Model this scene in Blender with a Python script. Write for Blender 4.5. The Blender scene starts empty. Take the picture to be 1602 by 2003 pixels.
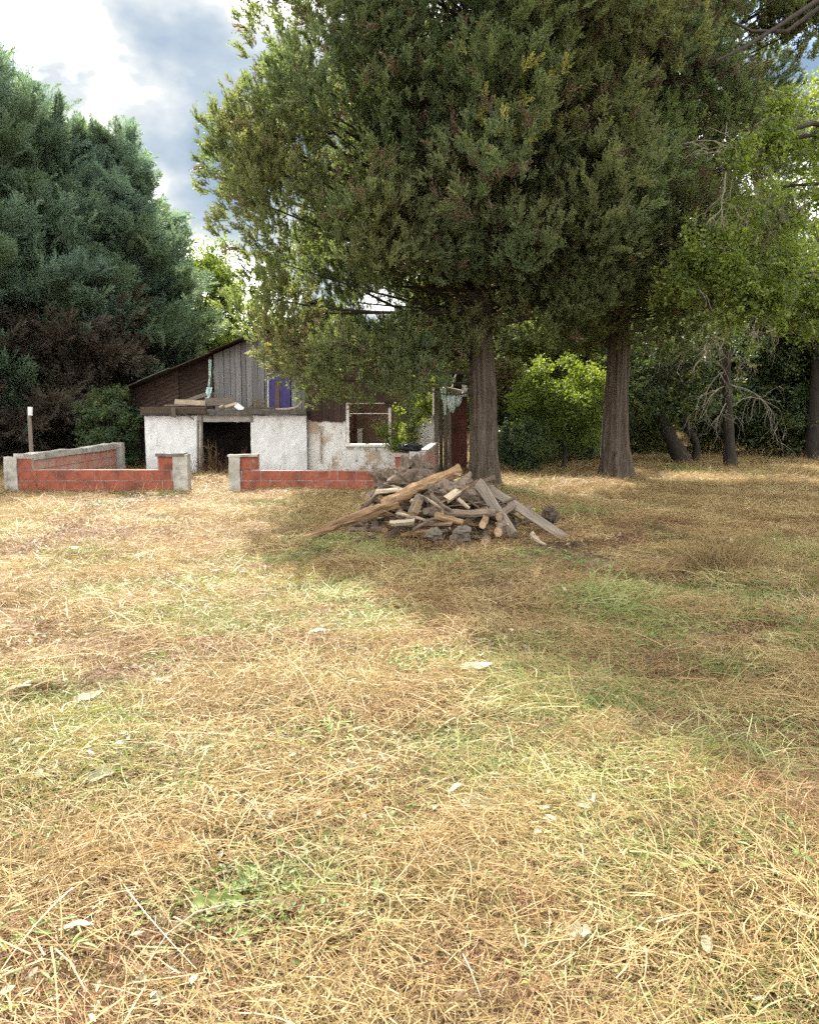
import bpy, math, random
import numpy as np
from mathutils import Vector, Matrix, Quaternion, noise

SC = bpy.context.scene
COL = SC.collection
random.seed(7)
RNG = np.random.default_rng(7)

# ------------------------------------------------------------------ camera, sky, sun, exposure
F, CX, CY, HOR = 1600.0, 801.0, 1001.5, 800.0
EYE = 1.6
PITCH = math.atan((CY - HOR) / F)
cam_d = bpy.data.cameras.new('camera')
cam_d.sensor_fit = 'HORIZONTAL'
cam_d.sensor_width = 36.0
cam_d.lens = 36.0 * F / 1602.0
cam_d.clip_end = 2000
cam_o = bpy.data.objects.new('camera', cam_d)
COL.objects.link(cam_o)
cam_o.location = (0, 0, EYE)
cam_o.rotation_euler = (math.radians(90) - PITCH, 0, 0)
SC.camera = cam_o

SUN_AZ, SUN_EL = math.radians(-18), math.radians(41.5)   # azimuth from +Y, towards the left
SUN_DIR = Vector((math.sin(SUN_AZ) * math.cos(SUN_EL), math.cos(SUN_AZ) * math.cos(SUN_EL), math.sin(SUN_EL)))
sun_d = bpy.data.lights.new('sun', 'SUN')
sun_d.energy = 3.6
sun_d.angle = math.radians(0.55)
sun_d.color = (1.0, 0.93, 0.81)
sun_o = bpy.data.objects.new('sun', sun_d)
COL.objects.link(sun_o)
sun_o.rotation_euler = SUN_DIR.to_track_quat('Z', 'Y').to_euler()
sun_o.location = SUN_DIR * 60

W = bpy.data.worlds.new('World')
SC.world = W
W.use_nodes = True
nt = W.node_tree
nt.nodes.clear()
def wn(t, **kw):
    n = nt.nodes.new(t)
    for k, v in kw.items(): setattr(n, k, v)
    return n
out = wn('ShaderNodeOutputWorld'); bg = wn('ShaderNodeBackground')
sky = wn('ShaderNodeTexSky', sky_type='NISHITA', sun_disc=False)
sky.sun_elevation = SUN_EL
sky.sun_rotation = SUN_AZ
sky.air_density = 1.0; sky.dust_density = 1.2; sky.ozone_density = 1.0
tc = wn('ShaderNodeTexCoord')
mp = wn('ShaderNodeMapping'); mp.inputs['Scale'].default_value = (1, 1, 1.7)
mp.inputs['Location'].default_value = (19.16, 16.95, 0.01)
n1 = wn('ShaderNodeTexNoise'); n1.inputs['Scale'].default_value = 2.3; n1.inputs['Detail'].default_value = 9
n1.inputs['Roughness'].default_value = 0.55; n1.inputs['Distortion'].default_value = 0.35
rp = wn('ShaderNodeValToRGB')
rp.color_ramp.elements[0].position = 0.24; rp.color_ramp.elements[1].position = 0.42
n2 = wn('ShaderNodeTexNoise'); n2.inputs['Scale'].default_value = 3.2; n2.inputs['Detail'].default_value = 8; n2.inputs['Roughness'].default_value = .5
cr = wn('ShaderNodeValToRGB')
cr.color_ramp.elements[0].position = .34; cr.color_ramp.elements[0].color = (.34, .49, .68, 1)
cr.color_ramp.elements[1].position = .55; cr.color_ramp.elements[1].color = (7.4, 7.4, 7.2, 1)
e_ = cr.color_ramp.elements.new(.415); e_.color = (.62, .73, .84, 1)
e_ = cr.color_ramp.elements.new(.46); e_.color = (.95, 1.0, 1.02, 1)
mx = wn('ShaderNodeMix', data_type='RGBA')
L = nt.links.new
L(tc.outputs['Generated'], mp.inputs['Vector'])
L(mp.outputs['Vector'], n1.inputs['Vector']); L(mp.outputs['Vector'], n2.inputs['Vector'])
L(n1.outputs['Fac'], rp.inputs['Fac']); L(n2.outputs['Fac'], cr.inputs['Fac'])
L(rp.outputs['Color'], mx.inputs['Factor'])
L(sky.outputs['Color'], mx.inputs['A']); L(cr.outputs['Color'], mx.inputs['B'])
L(mx.outputs['Result'], bg.inputs['Color'])
bg.inputs['Strength'].default_value = 0.15
L(bg.outputs['Background'], out.inputs['Surface'])

vs = SC.view_settings
vs.view_transform = 'Standard'; vs.look = 'None'; vs.gamma = 1.0; vs.use_curve_mapping = False
vs.exposure = 2.66
SC.cycles.max_bounces = 6
SC.cycles.diffuse_bounces = 5
SC.cycles.transmission_bounces = 4
SC.cycles.transparent_max_bounces = 6
SC.cycles.use_denoising = False

# ------------------------------------------------------------------ geometry of the place
SP, CP = math.sin(PITCH), math.cos(PITCH)
def smooth(t):
    t = np.clip(t, 0, 1); return t * t * (3 - 2 * t)
def gh(x, y):
    """ground height"""
    x = np.asarray(x, float); y = np.asarray(y, float)
    z = 0.03 * np.sin(.9 * x + .3) * np.sin(.7 * y + 1) + .014 * np.sin(2.3 * x + 1.7 * y) + .010 * np.sin(4.1 * x - 3.3 * y) + .018 * np.sin(5.3 * x + 2.1 * y + 2 * np.sin(1.3 * y)) * np.sin(4.7 * y - 1.9 * x + 2 * np.sin(.9 * x))
    z = z - 0.15 * smooth((y - 16.2) / 4) * (1 - smooth((x - 1.0) / 3))
    return z + 0.9 * smooth((y - 30) / 60)
def g1(x, y): return float(gh(x, y))
def ray(px, py):
    a, b = (px - CX) / F, -(py - CY) / F
    return a, CP + b * SP, -SP + b * CP
def P(px, py, Y):
    """the point at distance Y ahead that is seen at a pixel of the photograph"""
    a, dy, dz = ray(px, py); t = Y / dy
    return Vector((a * t, Y, EYE + dz * t))
def G(px, py):
    """the point of the ground seen at a pixel of the photograph"""
    a, dy, dz = ray(px, py); z = 0.0
    for _ in range(6):
        t = (z - EYE) / dz; z = g1(a * t, dy * t)
    return Vector((a * t, dy * t, z))
def hz(py, Y): return P(CX, py, Y).z
def hx(px, Y, py=870): return P(px, py, Y).x

# ------------------------------------------------------------------ materials
def mat_base(name):
    m = bpy.data.materials.new(name); m.use_nodes = True
    t = m.node_tree; t.nodes.clear()
    o = t.nodes.new('ShaderNodeOutputMaterial')
    return m, t, o
def node(t, kind, **kw):
    n = t.nodes.new(kind)
    for k, v in kw.items():
        if k in n.inputs: n.inputs[k].default_value = v
        else: setattr(n, k, v)
    return n
def ramp(t, fac, stops):
    r = t.nodes.new('ShaderNodeValToRGB')
    e = r.color_ramp.elements
    while len(e) < len(stops): e.new(0.5)
    for q, (p, c) in zip(e, stops):
        q.position = p; q.color = (*c, 1)
    t.links.new(fac, r.inputs['Fac'])
    return r.outputs['Color']
def mixc(t, fac, a, b, mode='MIX'):
    n = t.nodes.new('ShaderNodeMix'); n.data_type = 'RGBA'; n.blend_type = mode
    for s, v in ((n.inputs['Factor'], fac), (n.inputs['A'], a), (n.inputs['B'], b)):
        if hasattr(v, 'node'): t.links.new(v, s)
        elif isinstance(v, (int, float)): s.default_value = v
        else: s.default_value = (*v, 1)
    return n.outputs['Result']
def math_(t, op, a, b):
    n = t.nodes.new('ShaderNodeMath'); n.operation = op
    for s, v in ((n.inputs[0], a), (n.inputs[1], b)):
        if hasattr(v, 'node'): t.links.new(v, s)
        else: s.default_value = v
    return n.outputs[0]
def coords(t, scale=(1, 1, 1), kind='Object'):
    c = t.nodes.new('ShaderNodeTexCoord'); m = t.nodes.new('ShaderNodeMapping')
    m.inputs['Scale'].default_value = scale
    t.links.new(c.outputs[kind], m.inputs['Vector'])
    return m.outputs['Vector']
def world_pos(t, scale=(1, 1, 1)):
    c = t.nodes.new('ShaderNodeNewGeometry'); m = t.nodes.new('ShaderNodeMapping')
    m.inputs['Scale'].default_value = scale
    t.links.new(c.outputs['Position'], m.inputs['Vector'])
    return m.outputs['Vector']
def noise_(t, vec, scale, detail=4, rough=.55):
    n = node(t, 'ShaderNodeTexNoise', Scale=scale, Detail=detail, Roughness=rough)
    t.links.new(vec, n.inputs['Vector'])
    return n.outputs['Fac']
def bump(t, h, strength, dist=.01):
    b = node(t, 'ShaderNodeBump', Strength=strength, Distance=dist)
    t.links.new(h, b.inputs['Height'])
    return b.outputs['Normal']
def finish(t, o, col, rough=.85, nrm=None, spec=.2, metallic=0):
    b = node(t, 'ShaderNodeBsdfPrincipled', Roughness=rough, Metallic=metallic)
    b.inputs['Specular IOR Level'].default_value = spec
    if hasattr(col, 'node'): t.links.new(col, b.inputs['Base Color'])
    else: b.inputs['Base Color'].default_value = (*col, 1)
    if nrm is not None: t.links.new(nrm, b.inputs['Normal'])
    t.links.new(b.outputs[0], o.inputs['Surface'])
    return b

def leaf_mat(name, stops, transl=.4, patch=None, patch_scale=.8, tcol=(1.25, 1.2, .6), spec=.25, pr=(.42, .62)):
    """leaves: colour by the leaf, by the spray and by patches of the crown; light passes through"""
    m, t, o = mat_base(name)
    at = node(t, 'ShaderNodeAttribute', attribute_name='rnd')
    oi = t.nodes.new('ShaderNodeObjectInfo')
    f = math_(t, 'ADD', math_(t, 'MULTIPLY', at.outputs['Fac'], .55), math_(t, 'MULTIPLY', oi.outputs['Random'], .45))
    c = ramp(t, f, stops)
    if patch:
        nf = noise_(t, world_pos(t), patch_scale, 3)
        nf = ramp(t, nf, [(pr[0], (0, 0, 0)), (pr[1], (1, 1, 1))])
        c = mixc(t, nf, c, patch)
    d = node(t, 'ShaderNodeBsdfPrincipled', Roughness=.55)
    d.inputs['Specular IOR Level'].default_value = spec
    t.links.new(c, d.inputs['Base Color'])
    tr = t.nodes.new('ShaderNodeBsdfTranslucent')
    t.links.new(mixc(t, 1.0, c, tcol, 'MULTIPLY'), tr.inputs['Color'])
    ms = node(t, 'ShaderNodeMixShader'); ms.inputs[0].default_value = transl
    t.links.new(d.outputs[0], ms.inputs[1]); t.links.new(tr.outputs[0], ms.inputs[2])
    t.links.new(ms.outputs[0], o.inputs['Surface'])
    return m

def wood_mat(name, dark, light, grain=(14, 14, 1.1), rough=.9, moss=None, bstr=.6, gscale=3.0, bd=.012):
    m, t, o = mat_base(name)
    oi = t.nodes.new('ShaderNodeObjectInfo')
    v = coords(t, grain)
    add = t.nodes.new('ShaderNodeVectorMath'); add.operation = 'ADD'
    t.links.new(v, add.inputs[0])
    cmb = t.nodes.new('ShaderNodeCombineXYZ')
    r10 = math_(t, 'MULTIPLY', oi.outputs['Random'], 37.0)
    for k in range(3): t.links.new(r10, cmb.inputs[k])
    t.links.new(cmb.outputs[0], add.inputs[1])
    n = noise_(t, add.outputs[0], gscale, 7, .62)
    n2 = noise_(t, coords(t), 2.2, 4)
    c = ramp(t, n, [(.3, dark), (.52, tuple((a + b) / 2 for a, b in zip(dark, light))), (.72, light)])
    c = mixc(t, ramp(t, n2, [(.35, (0, 0, 0)), (.75, (.75, .75, .75))]), c, tuple(x * .55 for x in light))
    tint = ramp(t, oi.outputs['Random'], [(0, (.72, .70, .68)), (1, (1.15, 1.12, 1.08))])
    c = mixc(t, 1.0, c, tint, 'MULTIPLY')
    if moss:
        c = mixc(t, ramp(t, noise_(t, coords(t), 6, 5), [(.55, (0, 0, 0)), (.68, (1, 1, 1))]), c, moss)
    finish(t, o, c, rough, bump(t, n, bstr, bd))
    return m

def rough_mat(name, c0, c1, scale=6, stain=None, stain_scale=1.3, stain_r=(.5, .65), rough=.92, b=.5, streak=None):
    m, t, o = mat_base(name)
    v = coords(t)
    n = noise_(t, v, scale, 8, .65)
    c = ramp(t, n, [(.3, c0), (.7, c1)])
    if stain:
        for k, (sc_, col_, rr) in enumerate(stain if isinstance(stain, list) else [(stain_scale, stain, stain_r)]):
            w = world_pos(t, (1, 1, 1) if not streak else streak)
            c = mixc(t, ramp(t, noise_(t, w, sc_, 7, .62), [(rr[0], (0, 0, 0)), (rr[1], (1, 1, 1))]), c, col_)
    finish(t, o, c, rough, bump(t, n, b, .01))
    return m

M = {}
M['bark_cypress'] = wood_mat('bark_cypress', (.022, .017, .013), (.175, .138, .105), (11, 11, .8), moss=None, bstr=1, bd=.05)
M['bark_dark'] = wood_mat('bark_dark', (.012, .01, .008), (.05, .04, .032), (9, 9, 1.2))
M['twig_grey'] = wood_mat('twig_grey', (.10, .09, .07), (.26, .23, .18), (9, 9, 3))
M['limb_dark'] = wood_mat('limb_dark', (.022, .018, .014), (.075, .06, .045), (9, 9, 2))
M['log_brown'] = wood_mat('log_brown', (.045, .027, .017), (.29, .185, .10), (16, 16, 1.6), bstr=1)
M['log_grey'] = wood_mat('log_grey', (.04, .03, .023), (.195, .15, .112), (18, 18, 2.0), bstr=1)
M['log_dark'] = wood_mat('log_dark', (.028, .02, .015), (.13, .095, .07), (14, 14, 2.0), bstr=1)
M['log_moss'] = wood_mat('log_moss', (.04, .032, .024), (.17, .13, .09), (14, 14, 2.0), moss=(.06, .09, .025), bstr=1)
M['cut_wood'] = rough_mat('cut_wood', (.27, .18, .105), (.42, .30, .19), 22, b=.2)
M['pale_wood'] = wood_mat('pale_wood', (.17, .135, .095), (.42, .35, .26), (22, 22, 1.2), bstr=.5)
M['plank_grey'] = wood_mat('plank_grey', (.07, .058, .047), (.24, .20, .162), (26, 26, 1.0), bstr=.6)
M['board_grey'] = wood_mat('board_grey', (.09, .088, .09), (.30, .295, .30), (24, 24, .55), bstr=.6)
M['board_brown'] = wood_mat('board_brown', (.028, .018, .016), (.095, .06, .052), (24, 24, .5), bstr=.6)
M['board_purple'] = wood_mat('board_purple', (.055, .042, .15), (.12, .10, .29), (20, 20, .6), bstr=.4)
M['board_tan'] = wood_mat('board_tan', (.09, .06, .035), (.22, .155, .10), (20, 20, .6))
M['red_panel'] = rough_mat('red_panel', (.075, .028, .022), (.14, .055, .042), 5, stain=(.05, .025, .02))
M['brick'] = rough_mat('brick', (.165, .045, .028), (.255, .078, .048), 9, stain=[(3.1, (.11, .04, .029), (.5, .66)), (7.0, (.25, .14, .10), (.60, .72))], b=.5)
M['brick_worn_hazy'] = rough_mat('brick_worn_hazy', (.27, .105, .075), (.35, .165, .125), 9, stain=[(2.1, (.32, .22, .18), (.45, .66))], b=.5)  # paler brick: some wear, and lens haze put into the colour
M['mortar'] = rough_mat('mortar', (.19, .14, .115), (.30, .235, .195), 14)
M['concrete'] = rough_mat('concrete', (.20, .185, .16), (.36, .34, .30), 5, stain=[(2.4, (.13, .115, .095), (.52, .68)), (9, (.42, .39, .33), (.62, .7))], b=.6)
M['plaster'] = rough_mat('plaster', (.56, .555, .55), (.70, .695, .685), 3, stain=[(1.7, (.56, .545, .53), (.46, .68)), (3.6, (.47, .45, .42), (.56, .72)), (9, (.36, .335, .30), (.62, .72))], b=.45, streak=(1.5, 1, .45))
M['plaster_old'] = rough_mat('plaster_old', (.58, .56, .52), (.74, .72, .68), 4, stain=[(2.2, (.45, .36, .27), (.50, .56)), (5.5, (.20, .185, .17), (.60, .68)), (1.2, (.36, .30, .24), (.62, .72))], b=.7, streak=(1, 1, .7))
M['white_paint'] = rough_mat('white_paint', (.62, .60, .55), (.76, .74, .69), 9, stain=(.34, .30, .25), stain_scale=5, stain_r=(.58, .7))
M['dark_roof'] = rough_mat('dark_roof', (.05, .045, .042), (.14, .125, .115), 6, stain=(.10, .11, .06), stain_scale=3)
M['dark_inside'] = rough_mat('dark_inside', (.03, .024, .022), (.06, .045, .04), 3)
M['inside_brown'] = rough_mat('inside_brown', (.16, .10, .075), (.24, .16, .12), 3)
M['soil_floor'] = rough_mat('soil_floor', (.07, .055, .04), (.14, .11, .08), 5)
M['rust'] = wood_mat('rust', (.036, .026, .023), (.105, .066, .053), (3, 3, 6), bstr=.4)
M['tarp_teal'] = rough_mat('tarp_teal', (.22, .38, .36), (.58, .70, .66), 6, stain=(.70, .74, .70), stain_scale=4, rough=.6)
M['plastic_black'] = rough_mat('plastic_black', (.008, .008, .009), (.02, .02, .021), 12, rough=.4)
M['pvc_grey'] = rough_mat('pvc_grey', (.34, .28, .22), (.46, .40, .33), 8)
M['stone'] = rough_mat('stone', (.06, .05, .038), (.13, .11, .085), 6)

# ------------------------------------------------------------------ mesh helpers
class MB:
    def __init__(s): s.v, s.f, s.m = [], [], []
    def add(s, verts, faces, mi=0):
        b = len(s.v); s.v += [tuple(v) for v in verts]
        s.f += [tuple(i + b for i in f) for f in faces]; s.m += [mi] * len(faces)
    def box(s, c, size, rot=None, mi=0, jit=0):
        hx_, hy_, hz_ = size[0] / 2, size[1] / 2, size[2] / 2
        vs_ = [Vector((x, y, z)) for x in (-hx_, hx_) for y in (-hy_, hy_) for z in (-hz_, hz_)]
        if jit: vs_ = [v + Vector([random.uniform(-jit, jit) for _ in range(3)]) for v in vs_]
        if rot is not None: vs_ = [rot @ v for v in vs_]
        c = Vector(c)
        s.add([v + c for v in vs_], [(0, 1, 3, 2), (4, 6, 7, 5), (0, 4, 5, 1), (2, 3, 7, 6), (0, 2, 6, 4), (1, 5, 7, 3)], mi)
    def box2(s, a, b, mi=0, jit=0):
        s.box([(p + q) / 2 for p, q in zip(a, b)], [abs(q - p) for p, q in zip(a, b)], None, mi, jit)
    def tube(s, pts, radii, n=6, mi=0, cap_mi=None, wob=0, seed=0, ridge=0):
        pts = [Vector(p) for p in pts]; rnd = random.Random(seed)
        up = Vector((0.13, 0.31, .94)); rings = []
        prev = None
        for i, p in enumerate(pts):
            d = (pts[min(i + 1, len(pts) - 1)] - pts[max(i - 1, 0)])
            d = d.normalized() if d.length > 1e-9 else Vector((0, 0, 1))
            if prev is None:
                u = d.cross(up if abs(d.dot(up)) < .95 else Vector((1, 0, 0))).normalized()
            else:
                u = (prev - d * prev.dot(d)).normalized()
            prev = u; w = d.cross(u)
            ring = []
            for k in range(n):
                a = 2 * math.pi * k / n
                r = radii[i]
                q = p + (u * math.cos(a) + w * math.sin(a)) * r
                if wob:
                    r *= 1 + wob * noise.noise(q * (2.2 / max(radii[0], .02) * .35) + Vector((seed, 0, 0)))
                if ridge:
                    r *= 1 + ridge * (noise.noise(Vector((math.cos(a) * 5.5 + seed, math.sin(a) * 5.5, i * .05))) + .8 * noise.noise(Vector((math.cos(a) * 1.5 + seed, math.sin(a) * 1.5, i * .03)))) + .30 * math.exp(-i / 9.0) * noise.noise(Vector((math.cos(a) * 2.1 + seed, math.sin(a) * 2.1, 5)))
                ring.append(p + (u * math.cos(a) + w * math.sin(a)) * r)
            rings.append(ring)
        vs_ = [v for r in rings for v in r]; fs = []
        for i in range(len(pts) - 1):
            for k in range(n):
                k2 = (k + 1) % n
                fs.append((i * n + k, i * n + k2, (i + 1) * n + k2, (i + 1) * n + k))
        s.add(vs_, fs, mi)
        cm = mi if cap_mi is None else cap_mi
        if n > 2:
            s.add(rings[0], [tuple(reversed(range(n)))], cm); s.add(rings[-1], [tuple(range(n))], cm)
    def poly(s, front, depth, mi=0):
        """prism: polygon in space (list of Vectors) pushed along the vector depth"""
        n = len(front); fr = [Vector(p) for p in front]; bk = [p + Vector(depth) for p in fr]
        s.add(fr + bk, [tuple(range(n)), tuple(reversed(range(n, 2 * n)))] + [(i, i + n, (i + 1) % n + n, (i + 1) % n) for i in range(n)], mi)
    def mesh(s, name, mats, smooth_=False, off=None):
        me = bpy.data.meshes.new(name)
        vs_ = s.v if off is None else [(x - off[0], y - off[1], z - off[2]) for x, y, z in s.v]
        me.from_pydata(vs_, [], s.f); me.update()
        for m in (mats if isinstance(mats, (list, tuple)) else [mats]): me.materials.append(m)
        if any(s.m): me.polygons.foreach_set('material_index', s.m)
        if smooth_: me.polygons.foreach_set('use_smooth', [True] * len(s.f))
        return me

def tag(o, label=None, cat=None, group=None, kind=None):
    for k, v in (('label', label), ('category', cat), ('group', group), ('kind', kind)):
        if v: o[k] = v
    return o
def link(name, me, parent=None, loc=(0, 0, 0), rot=None):
    o = bpy.data.objects.new(name, me); COL.objects.link(o)
    o.location = loc
    if rot is not None: o.rotation_euler = rot
    if parent: o.parent = parent
    return o
def empty(name, loc):
    o = bpy.data.objects.new(name, None); COL.objects.link(o); o.location = loc
    o.empty_display_size = .2
    return o
def put(name, mb, mats, parent=None, smooth_=False):
    """world-space MB -> object; under a parent the vertices are taken relative to it"""
    if parent is not None:
        q = parent; off = Vector((0, 0, 0))
        while q is not None: off = off + q.location; q = q.parent
        return link(name, mb.mesh(name, mats, smooth_, off), parent)
    a = np.array(mb.v); c = (a.min(0) + a.max(0)) / 2; c[2] = a[:, 2].min()
    return link(name, mb.mesh(name, mats, smooth_, c), None, tuple(c))

def np_mesh(name, verts, faces, rnd, mat, mats=None, mi=None):
    """numpy quads/tris with a per-face random attribute"""
    me = bpy.data.meshes.new(name)
    nv, nf, k = len(verts), len(faces), faces.shape[1]
    me.vertices.add(nv); me.vertices.foreach_set('co', np.asarray(verts, np.float32).ravel())
    me.loops.add(nf * k); me.loops.foreach_set('vertex_index', faces.astype(np.int32).ravel())
    me.polygons.add(nf); me.polygons.foreach_set('loop_start', np.arange(0, nf * k, k, dtype=np.int32))
    me.update(calc_edges=True)
    a = me.attributes.new('rnd', 'FLOAT', 'FACE'); a.data.foreach_set('value', np.asarray(rnd, np.float32))
    for m in (mats or [mat]): me.materials.append(m)
    if mi is not None: me.polygons.foreach_set('material_index', mi.astype(np.int32))
    me.validate()
    return me

def frames(d, roll):
    """rotations that turn +Z to the directions d, with a roll"""
    d = d / np.linalg.norm(d, axis=1, keepdims=True)
    h = np.where(np.abs(d[:, 2:3]) < .95, np.array([[0, 0, 1.]]), np.array([[1., 0, 0]]))
    u = np.cross(h, d); u /= np.linalg.norm(u, axis=1, keepdims=True)
    v = np.cross(d, u)
    c, s = np.cos(roll)[:, None], np.sin(roll)[:, None]
    u, v = u * c + v * s, v * c - u * s
    return np.stack([u, v, d], axis=2)
def frames_to_euler(d, roll):
    R = frames(d, roll)
    ry = np.arcsin(np.clip(-R[:, 2, 0], -1, 1)); rx = np.arctan2(R[:, 2, 1], R[:, 2, 2]); rz = np.arctan2(R[:, 1, 0], R[:, 0, 0])
    return np.stack([rx, ry, rz], axis=1)

_GN = {}
def gn_tree(srcs):
    key = tuple(s.name for s in srcs)
    if key in _GN: return _GN[key]
    g = bpy.data.node_groups.new('scatter', 'GeometryNodeTree')
    g.interface.new_socket('Geometry', in_out='INPUT', socket_type='NodeSocketGeometry')
    g.interface.new_socket('Geometry', in_out='OUTPUT', socket_type='NodeSocketGeometry')
    gi, go = g.nodes.new('NodeGroupInput'), g.nodes.new('NodeGroupOutput')
    def named(n, t):
        a = g.nodes.new('GeometryNodeInputNamedAttribute'); a.data_type = t; a.inputs['Name'].default_value = n
        return a.outputs['Attribute']
    rot, scl, idx = named('rot', 'FLOAT_VECTOR'), named('scl', 'FLOAT'), named('idx', 'INT')
    er = g.nodes.new('FunctionNodeEulerToRotation'); g.links.new(rot, er.inputs[0])
    jn = g.nodes.new('GeometryNodeJoinGeometry')
    for k, s in enumerate(srcs):
        oi = g.nodes.new('GeometryNodeObjectInfo'); oi.inputs['Object'].default_value = s
        cmp_ = g.nodes.new('FunctionNodeCompare'); cmp_.data_type = 'INT'; cmp_.operation = 'EQUAL'
        ia = [i for i in cmp_.inputs if i.type == 'INT']
        g.links.new(idx, ia[0]); ia[1].default_value = k
        ip = g.nodes.new('GeometryNodeInstanceOnPoints')
        g.links.new(gi.outputs[0], ip.inputs['Points']); g.links.new(cmp_.outputs[0], ip.inputs['Selection'])
        g.links.new(oi.outputs['Geometry'], ip.inputs['Instance'])
        g.links.new(er.outputs[0], ip.inputs['Rotation']); g.links.new(scl, ip.inputs['Scale'])
        g.links.new(ip.outputs[0], jn.inputs[0])
    g.links.new(jn.outputs[0], go.inputs[0])
    _GN[key] = g
    return g
def scatter(name, pts, rot, scl, idx, srcs, parent=None, off=None):
    me = bpy.data.meshes.new(name)
    pts = np.asarray(pts, np.float32)
    if off is not None: pts = pts - np.asarray(off, np.float32)
    n = len(pts)
    me.vertices.add(n); me.vertices.foreach_set('co', pts.ravel())
    a = me.attributes.new('rot', 'FLOAT_VECTOR', 'POINT'); a.data.foreach_set('vector', np.asarray(rot, np.float32).ravel())
    a = me.attributes.new('scl', 'FLOAT', 'POINT'); a.data.foreach_set('value', np.asarray(scl, np.float32))
    a = me.attributes.new('idx', 'INT', 'POINT'); a.data.foreach_set('value', np.asarray(idx, np.int32))
    o = link(name, me, parent, (0, 0, 0) if parent or off is None else tuple(off))
    md = o.modifiers.new('scatter', 'NODES'); md.node_group = gn_tree(srcs)
    return o
def src(name, me):
    return bpy.data.objects.new(name, me)      # never linked: only a shape to draw from

def compose(name, srcs, pts, dirs, scl, idx, seed=0):
    """one shape out of many small ones (numpy): what a whole bough or clump looks like"""
    r = np.random.default_rng(seed); pts = np.array([tuple(q) for q in pts], float); dirs = np.array([tuple(q) for q in dirs], float)
    R = frames(dirs, r.uniform(0, 6.28, len(pts))); scl = np.asarray(scl, float); idx = np.asarray(idx)
    V, Fc, A, MI, nv, mats = [], [], [], [], 0, []
    for k, so in enumerate(srcs):
        sel = np.nonzero(idx == k)[0]
        if not len(sel): continue
        me = so.data; n, f = len(me.vertices), len(me.polygons)
        co = np.empty(n * 3, np.float32); me.vertices.foreach_get('co', co); co = co.reshape(-1, 3)
        fi = np.empty(f * 4, np.int32); me.loops.foreach_get('vertex_index', fi); fi = fi.reshape(-1, 4)
        rn = np.empty(f, np.float32); me.attributes['rnd'].data.foreach_get('value', rn)
        W_ = np.einsum('kij,nj->kni', R[sel], co) * scl[sel][:, None, None] + pts[sel][:, None, :]
        V.append(W_.reshape(-1, 3)); Fc.append((fi[None] + (np.arange(len(sel)) * n)[:, None, None] + nv).reshape(-1, 4)); nv += n * len(sel)
        A.append(np.clip(rn[None] * .65 + r.uniform(0, .35, len(sel))[:, None], 0, 1).ravel())
        m_ = me.materials[0]
        if m_ not in mats: mats.append(m_)
        MI.append(np.full(f * len(sel), mats.index(m_)))
    return src(name, np_mesh(name, np.concatenate(V), np.concatenate(Fc), np.concatenate(A), None, mats, np.concatenate(MI)))
# ------------------------------------------------------------------ ground
def sinh_axis(lo, hi, n, c=0.0, k=3.2):
    t = np.linspace(-1, 1, n)
    s = np.sinh(k * t) / math.sinh(k)
    return np.where(s < 0, c + s * (c - lo), c + s * (hi - c))
gx, gy = sinh_axis(-500, 500, 460, 0, 4.9), np.concatenate([np.linspace(-500, -30, 24)[:-1], np.linspace(-30, 0, 20)[:-1], np.linspace(0, 40, 240)[:-1], 40 + 960 * np.linspace(0, 1, 40) ** 2.5])
XX, YY = np.meshgrid(gx, gy)
ZZ = gh(XX, YY)
nv = XX.size; nx = len(gx)
ii = (np.arange(len(gy) - 1)[:, None] * nx + np.arange(nx - 1)[None]).ravel()
gf = np.stack([ii, ii + 1, ii + nx + 1, ii + nx], 1)
m, t, o = mat_base('dry_ground')
p = world_pos(t)
c = ramp(t, noise_(t, p, 14, 8, .7), [(.30, (.03, .019, .012)), (.52, (.11, .072, .04)), (.74, (.29, .21, .11))])
c = mixc(t, ramp(t, noise_(t, p, .9, 4), [(.5, (0, 0, 0)), (.7, (.7, .7, .7))]), c, (.115, .075, .045))
c = mixc(t, ramp(t, noise_(t, p, 1.7, 5), [(.56, (0, 0, 0)), (.7, (.6, .6, .6))]), c, (.10, .12, .035))
finish(t, o, c, .95, bump(t, noise_(t, p, 22, 8, .7), 1.0, .03))
gme = np_mesh('ground', np.stack([XX.ravel(), YY.ravel(), ZZ.ravel()], 1), gf, np.zeros(len(gf)), m)
gme.polygons.foreach_set('use_smooth', [True] * len(gf))
ground = link('ground', gme); ground['kind'] = 'structure'
ground['label'] = 'uneven dry ground of the mown yard running back under the trees'

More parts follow.
